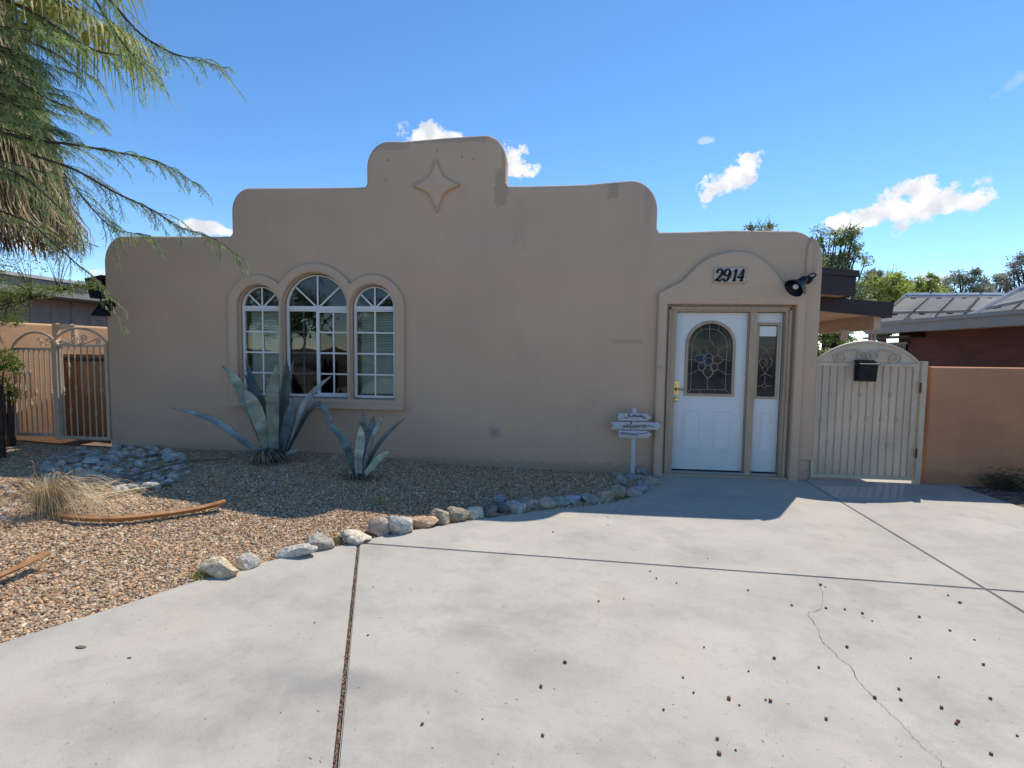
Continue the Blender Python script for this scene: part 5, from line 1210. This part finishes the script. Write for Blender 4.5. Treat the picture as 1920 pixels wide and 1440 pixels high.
for i, (px, py, tx, ty, lb) in enumerate([(788,860,808,853,'short dark twig poking up against the wall right of the small agave'), (876,920,880,896,'thin upright twig in the shaded gravel'), (740,858,736,842,'dark dried twig at the wall foot just right of the small agave')]):
    b = ob(px, py); t_ = at(tx, ty, b[1]); tag(MB().tube([b, t_], [.006, .003], 5).build('twig', M['stalk']), lb, 'twig')
M['weed2'] = leafmat('dusty_weed', (.06,.075,.05), (.16,.19,.11), .2)
# weed and litter in the corner by the terracotta wall
r = random.Random(5); mb = MB()
for i in range(900):
    b = np.array([6.2+max(-.3,min(.3,r.gauss(0, .14))), -.10+r.gauss(0, .05), .01+min(abs(r.gauss(0, .10)),.24)]); a = r.uniform(0, 6.28); s_ = r.uniform(.012, .028); d = np.array([math.cos(a), math.sin(a), r.uniform(-.5, .5)])*s_; e = np.cross(d, (r.random(), r.random(), 1)); e = e/np.linalg.norm(e)*s_*.4
    mb.add([b-d, b+e, b+d, b-e], [(0, 1, 2, 3)], (r.random()*.6, 1, 1))
bw = at(1893, 885, -.12)
V = np.concatenate(mb.v); V[:, 0] += bw[0]-6.2; mb.v = [V]; o = mb.build('weed', M['weed2']); tag(o, 'dusty green weed growing at the foot of the terracotta wall', 'weed')
mb = MB()
for i in range(900):
    p = grd(r.uniform(1770, 2050), r.uniform(905, 965), .0)
    if p[0] < 4.7 or p[1] > .0: continue
    if 952-905 and (p[1] > -1.6) and True:
        e0, e1 = grd(1780, 905), grd(1920, 952); cr_ = (e1[0]-e0[0])*(p[1]-e0[1])-(e1[1]-e0[1])*(p[0]-e0[0])
        if cr_ < 0: continue
    a = r.uniform(0, 3.14); l = r.uniform(.01, .05); w = r.uniform(.004, .012); d = np.array([math.cos(a), math.sin(a), r.uniform(-.1, .2)])*l; e = np.array([-math.sin(a), math.cos(a), 0])*w; q = p+np.array([0, 0, .008])
    mb.add([q-d, q+e, q+d, q-e], [(0, 1, 2, 3)], np.array((.5, .4, .3))*r.uniform(.3, 1))
tag(mb.build('leaf_litter', M['pebble']), 'dry leaf litter on the soil below the terracotta wall', 'leaf litter', kind='stuff')

# ------------------------------------------------------------------ fruit and grit on the concrete
Z6 = [(256,163),(354,153),(482,74),(560,91),(840,120),(668,343),(942,387),(842,437),(586,462),(627,521),(766,545),(806,570),(909,549),(927,555),(510,588),(30,498),(37,689),(720,703),(727,760),(792,746),(1117,423),(1146,625),(1219,195),(1288,211),(1326,240),(1124,99),(1143,107),(1227,343),(1336,542),(1430,507),(1438,549),(1477,386),(1510,225),(1623,140),(1669,169),(1630,278),(1726,314),(1586,460),(1597,581),(1655,643),(1662,634),(1789,545),(1761,412),(1791,762),(1893,690),(1145,190),(1011,179),(124,403),(1600,900),(300,900)]
px_ = [(1000+x/2.087, 1050+y/2.087) for x, y in Z6]
px_ += [(590,1168),(690,1192),(792,1359),(905,1349),(1058,948),(1140,970),(1286,914),(1396,919),(1155,958),(1219,1072),(1584,1008),(986,974),(1037,998),(1140,985),(1327,1048),(700,1101)]
iv, jf = ico(2); proto = None
for i, (x, y) in enumerate(px_):
    p = grd(x, y, 0.0); s_ = (.0070 if i < 48 else .0056)*random.uniform(.6, 1.25)*(1 if y > 1080 else .95)
    k = 1+.12*np.sin(iv[:, 0]*5+i)+.08*np.cos(iv[:, 1]*7); V = iv*k[:, None]*np.array([s_*1.0, s_*random.uniform(.8, 1.3), s_*.85]); V[:, 2] += s_*.8
    a = random.uniform(0, 3); V = np.stack([V[:, 0]*math.cos(a)-V[:, 1]*math.sin(a), V[:, 0]*math.sin(a)+V[:, 1]*math.cos(a), V[:, 2]], 1)+p
    o = npmesh('fallen_fruit', V, jf, M['berry'], smooth=True); tag(o, 'small dark red dried fruit fallen on the concrete driveway', 'fruit', 'dried fruits scattered on the driveway')
p = grd(152, 1214, .0); tag(npmesh('dead_leaf', iv*np.array([.03, .014, .002])+p+np.array([0, 0, .003]), jf, M['stalk'], smooth=True), 'single flat brown oval leaf lying on the concrete at the lower left', 'leaf')
p = grd(243, 1234, .0); tag(npmesh('dead_leaf', iv*np.array([.012, .006, .002])+p+np.array([0, 0, .003]), jf, M['stalk'], smooth=True), 'tiny dark leaf scrap on the concrete right of the brown oval leaf', 'leaf')
# grit: specks and bits of straw, and the litter in the long joint
mb = MB(); r = random.Random(9)
for i in range(330):
    x, y = r.uniform(100, 1900), 960+480*r.random()**.8
    p = grd(x, y, .0015)
    if inbed([p[:2]])[0] or p[0] > 6: continue
    a = r.uniform(0, 3.14); l = r.uniform(.0012, .0035) if r.random() < .85 else r.uniform(.006, .012); w = r.uniform(.0007, .0014); d = np.array([math.cos(a), math.sin(a), 0])*l; e = np.array([-math.sin(a), math.cos(a), 0])*w
    mb.add([p-d, p-e, p+d, p+e, p+np.array([0, 0, .0018])], [(0, 1, 4), (1, 2, 4), (2, 3, 4), (3, 0, 4)], np.array([(.12,.09,.07),(.3,.22,.15),(.06,.05,.05)][r.randrange(3)]))
tag(mb.build('grit', M['pebble']), 'fine specks and straw bits blown over the driveway', 'grit', kind='stuff')
mb = MB(); A0, A1 = grd(672, 1018), grd(624, 1470)
for i in range(1500):
    t = r.random(); p = A0*(1-t)+A1*t; p = p+np.array([r.gauss(0, .0055), 0, -.014+.008*r.random()]); s_ = r.uniform(.002, .007); a = r.uniform(0, 3)
    ivs = np.array([(1,0,0),(-1,0,0),(0,1,0),(0,-1,0),(0,0,1),(0,0,-1)])*np.array([s_*.6, s_*r.uniform(.7, 2), s_*.7])
    V = np.stack([ivs[:, 0]*math.cos(a*.3)-ivs[:, 1]*math.sin(a*.3), ivs[:, 0]*math.sin(a*.3)+ivs[:, 1]*math.cos(a*.3), ivs[:, 2]], 1)+p
    mb.add(V, [(0,2,4),(2,1,4),(1,3,4),(3,0,4),(2,0,5),(1,2,5),(3,1,5),(0,3,5)], [(.34,.15,.09),(.42,.32,.22),(.16,.10,.07),(.30,.22,.15)][r.randrange(4)])
tag(mb.build('joint_litter', M['pebble']), 'rusty brown litter packed in the long driveway joint', 'litter', kind='stuff')

# ------------------------------------------------------------------ plants with leaves
class LF:
    """collects many small pointed leaves (two triangles each, folded)"""
    def __init__(s): s.c = []; s.d = []; s.w = []; s.k = []; s.n = []
    def add(s, c, d, w, k, n=None): s.c.append(c); s.d.append(d); s.w.append(w); s.k.append(k); s.n.append(n if n is not None else (0, 0, 1))
    def build(s, name, m, parent=None):
        c = np.array(s.c); d = np.array(s.d); w = np.array(s.w)[:, None]; k = np.array(s.k); n0 = np.array(s.n, float)
        e = np.cross(d, n0); e /= np.linalg.norm(e, axis=1)[:, None]+1e-9; e *= w; h = np.cross(e, d); h /= np.linalg.norm(h, axis=1)[:, None]+1e-9
        V = np.stack([c, c+d*.45+e+h*w*.35, c+d, c+d*.45-e+h*w*.35], 1).reshape(-1, 3)
        N = len(c); i = np.arange(N)[:, None]*4; F = np.concatenate([i+np.array([0, 1, 2]), i+np.array([0, 2, 3])])
        col = np.ones((N*4, 3)); col[:, 0] = np.repeat(k, 4)
        return npmesh(name, V, F, m, parent, col)
def rndunit(r, k=1):
    v = np.array([r.gauss(0, 1), r.gauss(0, 1), r.gauss(0, 1)]); return v/np.linalg.norm(v)*k
r = random.Random(31)
# mesquite: long drooping twigs with feathery leaflets
tree_ = empty('mesquite_tree', (-7.3, -1.6, 0), 'feathery blue green mesquite tree, its drooping branches entering at the upper left', 'tree')
br = MB(); lf = LF()
def pinnae(P, dens, ln, k0):
    L = np.concatenate([[0], np.cumsum(np.linalg.norm(np.diff(P, axis=0), axis=1))]); d = 0
    while d < L[-1]:
        q = np.array([np.interp(d, L, P[:, j]) for j in range(3)]); i = min(int(np.interp(d, L, range(len(P)))), len(P)-2); T = P[i+1]-P[i]; T = T/np.linalg.norm(T)
        for sd in (-1, 1):
            s_ = np.cross(T, (r.uniform(-.4, .4), r.uniform(-.4, .4), 1)); s_ /= np.linalg.norm(s_)
            dd = (T*.7+s_*sd*.55+np.array([.05, 0, -.6])+rndunit(r, .25)); dd = dd/np.linalg.norm(dd)*ln*1.45*r.uniform(.55, 1.2)
            kk = min(max(k0+r.gauss(0, .32), 0), 1)
            # one pinna: a thin rib of leaflet pairs
            nn = 7
            for m_ in range(nn):
                b = q+dd*(m_+.5)/nn
                for s2 in (-1, 1):
                    u = np.cross(dd, (0, .3, 1)); u = u/(np.linalg.norm(u)+1e-9)*s2; e = (dd/np.linalg.norm(dd)*.7+u*.40)*ln*.27
                    lf.add(b, e, .0031, kk, rndunit(r))
        d += dens*r.uniform(.6, 1.4)*1.35
def branch(pts, r0, r1, ntw, tl, k0=.4, dens=.031, side=None):
    P = catmull(pts, 6); br.tube(P, np.linspace(r0, r1, len(P)), 6, cap=False)
    L = np.concatenate([[0], np.cumsum(np.linalg.norm(np.diff(P, axis=0), axis=1))])
    for i in range(ntw):
        d = L[-1]*(i+r.random())/ntw; q = np.array([np.interp(d, L, P[:, j]) for j in range(3)]); j = min(int(np.interp(d, L, range(len(P)))), len(P)-2); T = P[j+1]-P[j]; T = T/np.linalg.norm(T)
        u = rndunit(r); u[2] = -abs(u[2])*.7; dd = T*1.1+u*.75; dd /= np.linalg.norm(dd); l = tl*1.5*r.uniform(.35, 1.25)*(1-.55*d/L[-1])
        Q = catmull([q, q+dd*l*.5+np.array([0, 0, .02]), q+dd*l+np.array([0, 0, -.14*l])], 4); br.tube(Q, np.linspace(.0035, .0015, len(Q)), 4, cap=False)
        pinnae(Q, dens, .062, k0)
    pinnae(P[len(P)//2:], dens, .06, k0)
def A(l, Ys):
    Y = np.linspace(Ys[0], Ys[1], len(l)); return [at(x, y, float(yy)) for (x, y), yy in zip(l, Y)]
fork = at(-230, 560, -1.6); root = np.array([fork[0]-.1, -1.6, 0.0])
tr = MB(); tr.tube(catmull([root, root+np.array([.05, .05, 1.0]), fork], 5), [.17, .16, .155, .15, .145, .14, .14, .13, .13, .13, .12], 12)
limbs = [at(-40,-20,-1.3), at(-40,110,-1.5), at(-35,240,-1.2), at(-30,385,-1.0), at(150,-60,-1.6)]
for i, l in enumerate(limbs):
    mid = at(-260, 60, -1.6) if i == 4 else at(-190, 330-i*40, -1.6); tr.tube(catmull([fork-np.array([0,0,.1]), mid] + ([at(-90, -150, -1.6)] if i == 4 else []) + [l], 6), np.linspace(.09, .024, 19 if i == 4 else 13), 8)
tr.build('trunk', M['bark'], tree_, smooth=True)
branch(A([(-40,-20),(60,22),(120,60),(180,95),(250,108),(290,130)], (-1.3,-1.2)), .022, .004, 34, .55, .35)
branch(A([(150,-60),(215,10),(262,62),(320,98),(370,112),(425,128)], (-1.6,-1.5)), .018, .002, 30, .42, .35)
branch(A([(150,-60),(190,20),(230,80),(270,125),(295,150)], (-1.6,-1.4)), .012, .003, 20, .4, .5)
branch(A([(-40,30),(40,70),(110,105),(180,150)], (-1.3,-1.1)), .014, .003, 20, .45, .45)
branch(A([(-40,110),(30,150),(90,185),(140,205),(190,228)], (-1.5,-1.3)), .016, .003, 20, .42, .35)
branch(A([(-35,240),(60,262),(130,270),(210,284),(280,298),(330,320),(372,348)], (-1.2,-1.4)), .02, .002, 34, .40, .3)
branch(A([(60,290),(140,318),(215,360),(290,396),(335,425),(400,447),(458,488)], (-1.2,-1.5)), .016, .002, 32, .36, .3)
branch(A([(120,325),(170,388),(215,428),(285,442)], (-1.2,-1.3)), .010, .002, 18, .38, .3)
branch(A([(-30,385),(50,415),(100,455),(150,500),(190,532),(216,582)], (-1.0,-1.1)), .015, .002, 15, .32, .5)
branch(A([(-30,300),(40,330),(90,370),(140,420),(160,470)], (-1.1,-1.2)), .014, .003, 14, .36, .5)
for i in range(30):   # the dense left side
    x0, y0 = r.uniform(-70, 10), r.uniform(-20, 320); x1 = r.uniform(40, 150); dy = r.uniform(10, 80)
    branch(A([(x0, y0), ((x0+x1)/2, y0+dy*.4), (x1, y0+dy)], (r.uniform(-1.6, -.9), r.uniform(-1.5, -.8))), .008, .002, 9, .36, r.uniform(.25, .75), .028)
br.build('branches', M['twig'], tree_, smooth=True); lf.build('foliage', M['mesq'], tree_)
print('mesquite leaves', len(lf.c))

# fan palm behind it, with a skirt of dead fronds
Yp_ = -.35
pb = at(-42, 500, Yp_); pX = pb[0]-.12
palm = empty('fan_palm', (pX, Yp_, 0), 'tall fan palm with a shaggy skirt of dead fronds at the upper left', 'palm')
MB().tube([(pX, Yp_, -.1), (pX-.02, Yp_, 3.5), (pX, Yp_, 7.2)], [.24, .21, .22], 16).build('trunk', M['bark'], palm, smooth=True)
zlo = at(100, 432, Yp_)[2]; ztop = 6.6; xr_ = at(100, 400, Yp_)[0]-pX
mb = MB()
for i in range(12000):
    z0 = zlo+(ztop-zlo)*r.random()**.85; a = r.uniform(0, 2*math.pi); t = (z0-zlo)/(ztop-zlo); rad = xr_*(1.05-.62*t)*r.uniform(.72, 1.03)
    l = r.uniform(.35, .9); l = min(l, z0-zlo+r.uniform(.0, .22)); l = max(l, .12); p0 = np.array([pX+rad*.86*math.cos(a), Yp_+rad*.86*math.sin(a), z0]); p1 = np.array([pX+rad*(1.0)*math.cos(a+r.gauss(0, .03)), Yp_+rad*math.sin(a), z0-l*.6]); p2 = p1+np.array([r.gauss(.0, .03), r.gauss(0, .03), -l*.45])
    g = r.uniform(.5, 1.25); c = (g, g*.93, g*.82) if r.random() < .8 else (g*.75, g*.85, g*.55)
    mb.ribbon([p0, p1, p2], [r.uniform(.008, .02), r.uniform(.008, .02), .003], (math.cos(a+r.gauss(0, .5)), math.sin(a+r.gauss(0, .5)), 0), c)
mb.build('dead_frond_skirt', M['thatch'], palm)
def fan(crown, hub, droop, seed, col=(.5, 1), R_=.75, nseg=34):
    q = random.Random(seed); P = catmull([crown, (crown+hub)/2+np.array([0, 0, .22]), hub], 6)
    t_ = MB().tube(P, np.linspace(.022, .012, len(P)), 6); l_ = t_.build('frond_stalk', M['palmleaf2'], palm, smooth=True)
    d = hub-crown; d[2] = 0; d /= np.linalg.norm(d); sd = np.cross(d, (0, 0, 1)); mb = MB()
    for i in range(nseg):
        a = R(-115+230*i/(nseg-1)); dr = d*math.cos(a)+sd*math.sin(a); ln = R_*(1-.15*abs(a)/2)*q.uniform(.9, 1.08)
        p0 = hub; p1 = hub+dr*ln*.45+np.array([0, 0, -.05-.12*droop]); p2 = hub+dr*ln*.75+np.array([0, 0, -.35*droop]); p3 = hub+dr*ln*.88+np.array([0, 0, -.80*droop*q.uniform(.8, 1.2)])
        Q = catmull([p0, p1, p2, p3], 4); k = len(Q); w = np.interp(np.linspace(0, 1, k), [0, .4, .7, 1], [.006, .045, .03, .003]); kk = q.uniform(*col)
        mb.ribbon(Q, w, np.cross(dr, np.cross((0, 0, 1), dr))+np.array([.2, .1, .9]), (kk, 1, 1))
    mb.build('frond', M['palmleaf'], palm)
M['palmleaf2'] = mat('frond_stalk', (.30, .30, .08), .5)
crown = np.array([pX, Yp_, 6.7])
fan(crown+np.array([.1, -.1, 0]), at(150, 20, -.7), 1.0, 1, (.5, 1), .8); fan(crown, at(215, 45, -.5), 1.1, 2, (.6, 1), .6); fan(crown, at(60, -60, -1.0), .9, 3, (.2, .8))
fan(crown, at(170, -90, -.2), .9, 4, (.2, .8)); fan(crown, at(90, -10, .4), 1.0, 5, (.1, .6)); fan(crown, at(10, -40, -1.1), 1.0, 6, (.3, .9))
for i in range(6):
    a = 1.5+i*.75; fan(crown, crown+np.array([math.cos(a)*1.1, math.sin(a)*1.1, r.uniform(-.2, .9)]), .8, 20+i, (.1, .8))

# yellow green shrubs at the left edge
def shrub(name, label, root, tips, clumps, m, lsize, lw, nper, col, cat='shrub'):
    s_ = empty(name, root, label, cat); st_ = MB()
    for t_ in tips: st_.tube(catmull([root, root+np.array([-.05, 0, (t_[2]-root[2])*.75]), t_], 5), np.linspace(.018, .005, 11), 6)
    l = LF()
    for c, rx, rz, dn in clumps:
        for _ in range(int(nper*dn)):
            v = rndunit(r, r.random()**.45); p = c+v*np.array([rx, rx*.7, rz]); d = (v*.5+rndunit(r, .7)+np.array([0, 0, .15])); d = d/np.linalg.norm(d)*lsize*r.uniform(.6, 1.2)
            l.add(p, d, lw, min(max(r.uniform(*col), 0), 1), rndunit(r))
        for _ in range(6):
            e = c+rndunit(r, .8)*np.array([rx, rx*.6, rz]); j = min(range(len(tips)), key=lambda q_: np.linalg.norm(tips[q_]-c)); st_.tube([tips[j], (tips[j]+e)/2+np.array([0, 0, .03]), e], [.006, .004, .002], 4)
    st_.build('stems', M['twig'], s_, smooth=True); l.build('foliage', m, s_)
Ysb = -.9; rt = at(-75, 880, Ysb); rt[2] = .1
def cl(x, y, rx, rz, dn=1, Y=Ysb): return (at(x, y, Y), rx*.0062, rz*.0062, dn)
shrub('creosote_shrub', 'loose yellow green shrub with bare twigs overlapping the grey house at the left edge', rt, [at(20,560,Ysb), at(60,560,Ysb), at(-20,500,Ysb), at(110,545,Ysb)],
      [cl(10,575,45,32), cl(40,545,40,25), cl(75,545,40,14,.7), cl(120,545,45,10,.7), cl(165,535,30,8,.35), cl(5,510,35,35,.6), cl(60,490,50,28,.22), cl(110,470,40,25,.12), cl(25,600,25,14,.6), cl(-25,560,40,60)], M['shrub'], .030, .0075, 520, (.2, 1))
rt2 = at(18, 850, -.3); rt2[2] = .12
shrub('oleander', 'bright green long leaved shrub tip growing on a dark stem by the leftmost gate', rt2, [at(15,735,-.3), at(8,690,-.3)], [(at(12,672,-.3), .13, .13, .7), (at(28,690,-.3), .10, .09, .5), (at(0,720,-.3), .16, .2, .6), (at(-30,690,-.3), .2, .3, 1), (at(22,740,-.3), .10, .14, .35)], M['shrub'], .085, .010, 260, (.0, .8))
tag(MB().tube([at(22,850,-.25)*np.array([1,1,0])+np.array([0,0,.05]), at(20,735,-.25)], [.05, .035], 8).build('bare_sapling', M['bark']), 'dark thin trunk rising in front of the leftmost gate', 'trunk')
tag(MB().tube([at(-2,868,-.9)*np.array([1,1,0])+np.array([0,0,.0]), at(-8,720,-.9)], [.075, .06], 12).build('bare_sapling', M['bark']), 'dark thick trunk cut by the left edge of the picture', 'trunk')

# ------------------------------------------------------------------ trees far behind
def tree(name, label, px, py0, Y, wpx, hpx, m, n, col, ls=.10, seed=1, gaps=.5, group='trees behind the houses', lean=0):
    """px, py0: middle and lowest visible point in the picture; crown sized from the picture"""
    q = random.Random(seed); c0 = at(px, py0, Y); sc = ((c0-CAM)@FW)/FPX; w = wpx*sc; h = hpx*sc
    base = np.array([c0[0], Y, 0.0]); top = c0[2]+h
    s_ = empty(name, base, label, 'tree', group); tb = MB()
    z0 = max(c0[2]-h*.4, 1.0)
    tb.tube(catmull([base, base+np.array([.1, 0, z0*.5]), base+np.array([0, 0, z0+.2])], 4), np.linspace(.22, .14, 9), 8)
    l = LF(); cl_ = []
    for i in range(n):
        t = q.random()**.8; a = q.uniform(0, 2*math.pi); rr = w/2*math.sqrt(max(1-(t*.95)**2.2, .04))*q.random()**.5
        c = base+np.array([rr*math.cos(a)+lean*t*w*.2, rr*.8*math.sin(a), z0+(top-z0)*t]); cl_.append(c)
    for c in cl_:
        st_ = base+np.array([0, 0, z0*.8]); md = (st_+c)/2+np.array([q.uniform(-.2, .2), q.uniform(-.2, .2), .2]); tb.tube(catmull([st_, md, c], 3), np.linspace(.06, .012, 7), 5, cap=False)
        rr = w*.085*q.uniform(.5, 1.35); k0 = q.uniform(*col)
        for _ in range(int(110*q.uniform(.4, 1.2))):
            v = rndunit(q, q.random()**.6); p = c+v*np.array([rr*1.3, rr*1.2, rr*.9]); d = rndunit(q, ls*q.uniform(.6, 1.3)); l.add(p, d, ls*.22, min(max(k0+q.gauss(0, .18), 0), 1), rndunit(q))
        for _ in range(3):
            e = c+rndunit(q, rr*1.5)+np.array([0, 0, rr*.5]); tb.tube([c, e], [.012, .004], 4, cap=False)
    tb.build('trunk', M['twig'], s_, smooth=True); l.build('crown', m, s_)
tree('olive_tree', 'tall olive green tree rising behind the right corner of the house', 1565, 560, 13, 150, 128, M['tree1'], 90, (.1, .9), .11, 3, lean=-.2)
tree('olive_tree', 'sparse tree tips just showing over the parapet above the number plaque', 1425, 470, 13.5, 110, 46, M['tree1'], 20, (.1, .6), .10, 4)
tree('yellow_green_tree', 'bushy yellow green tree behind the dark patio fascia', 1655, 590, 18, 130, 70, M['tree2'], 75, (.1, .9), .16, 5)
tree('yellow_green_tree', 'yellow green tree left of the solar racks', 1720, 590, 20, 110, 72, M['tree2'], 60, (.1, .9), .16, 6)
tree('grey_tree', 'hazy grey green tree behind the low solar rack, by the small cloud', 1800, 590, 25, 120, 78, M['tree3'], 60, (.1, .8), .18, 7)
tree('grey_tree', 'thin grey tree between the bushy tree and the solar rack', 1635, 570, 26, 70, 60, M['tree3'], 30, (.3, .9), .18, 8)
tree('grey_tree', 'small grey tree over the middle of the low solar rack', 1865, 590, 27, 80, 70, M['tree3'], 35, (.2, .8), .18, 9)
tree('brown_tree', 'brownish grey tree at the right edge of the picture', 1935, 570, 22, 130, 90, M['tree4'], 80, (.1, .9), .13, 10)
tree('patio_tree', 'sunlit green tree seen under the patio roof above the gate', 1560, 690, 11, 110, 85, M['tree2'], 60, (.1, 1), .10, 11)
tree('patio_tree', 'green bush low behind the picket fence', 1545, 720, 9, 90, 60, M['tree1'], 40, (.2, 1), .08, 12)

# ------------------------------------------------------------------ across the street, seen only in the window reflections
hx = empty('street_house', (-8, -46, 0), 'beige stucco house across the street, mirrored in the windows', 'house')
MB().box((-22, -52, 0), (10, -46, 2.9)).build('wall', M['siding'], hx); MB().box((-22.5, -52.5, 3.0), (10.5, -45.4, 3.5)).build('roof', M['greyfascia'], hx)
for x in (-18, -12.5, -3, 4): MB().box((x, -45.98, 1.0), (x+1.5, -45.9, 2.1)).build('window', M['carglass'], hx)
def car(x, y):
    c = empty('parked_car', (x, y, 0), 'white saloon car parked across the street, mirrored in the middle window', 'car')
    prof = [(-2.25,.35),(-2.3,.75),(-2.1,.98),(-1.4,1.05),(-.75,1.45),(.55,1.48),(1.2,1.05),(2.05,.92),(2.28,.65),(2.25,.35)]
    def lam(pr, y0, y1, nm, m, par):
        k = len(pr); V = [(x+a, y+y0, b) for a, b in pr]+[(x+a, y+y1, b) for a, b in pr]; F = [tuple(range(k)), tuple(range(2*k-1, k-1, -1))]+[(i, i+k, (i+1) % k+k, (i+1) % k) for i in range(k)]
        return MB().add(V, F).build(nm, m, par)
    bd_ = lam(prof, -.85, .85, 'body', M['carpaint'], c)
    lam([(-1.15,1.08),(-.68,1.38),(.0,1.40),(.0,1.06)], .851, .86, 'side_window', M['carglass'], c); lam([(.06,1.06),(.06,1.40),(.50,1.38),(.98,1.06)], .851, .86, 'side_window', M['carglass'], c)
    for wx in (-1.4, 1.4):
        for wy in (-.80, .80):
            w = MB().lathe((x+wx, y+wy-.11, .33), (0, 1, 0), [(0, 0), (0, .33), (.22, .33), (.22, 0)], 24).build('wheel', M['tyre'], c); MB().lathe((x+wx, y+wy-.115, .33), (0, 1, 0), [(0, 0), (0, .2), (.23, .2), (.23, 0)], 16).build('rim', M['alu'], w)
car(-7.4, -37)
def bigtree(x, y, h, seed, label):
    q = random.Random(seed); s_ = empty('street_tree', (x, y, 0), label, 'tree', 'trees across the street'); MB().tube([(x, y, -.1), (x, y, h*.5)], [.25, .15], 8).build('trunk', M['bark'], s_); l = LF()
    for _ in range(46):
        c = np.array([x, y, h*.62])+rndunit(q, q.random()**.5)*np.array([h*.42, h*.4, h*.36])
        for _ in range(60): l.add(c+rndunit(q, q.random()*h*.12), rndunit(q, .34), .10, q.random(), rndunit(q))
    l.build('crown', M['tree1'], s_)
for i, (x, y, h, lb) in enumerate([(-26,-42,8,'leftmost round tree across the street'), (-17,-43,7,'round tree left of the white car across the street'), (-11,-55,9,'tall tree behind the beige house across the street'), (-1,-54,8,'tree behind the middle of the beige house across the street'), (5,-42,7,'round tree right of the white car across the street'), (14,-44,9,'tall round tree far right across the street'), (24,-43,8,'rightmost round tree across the street'), (-34,-45,9,'farthest left tree across the street')]): bigtree(x, y, h, 50+i, lb)
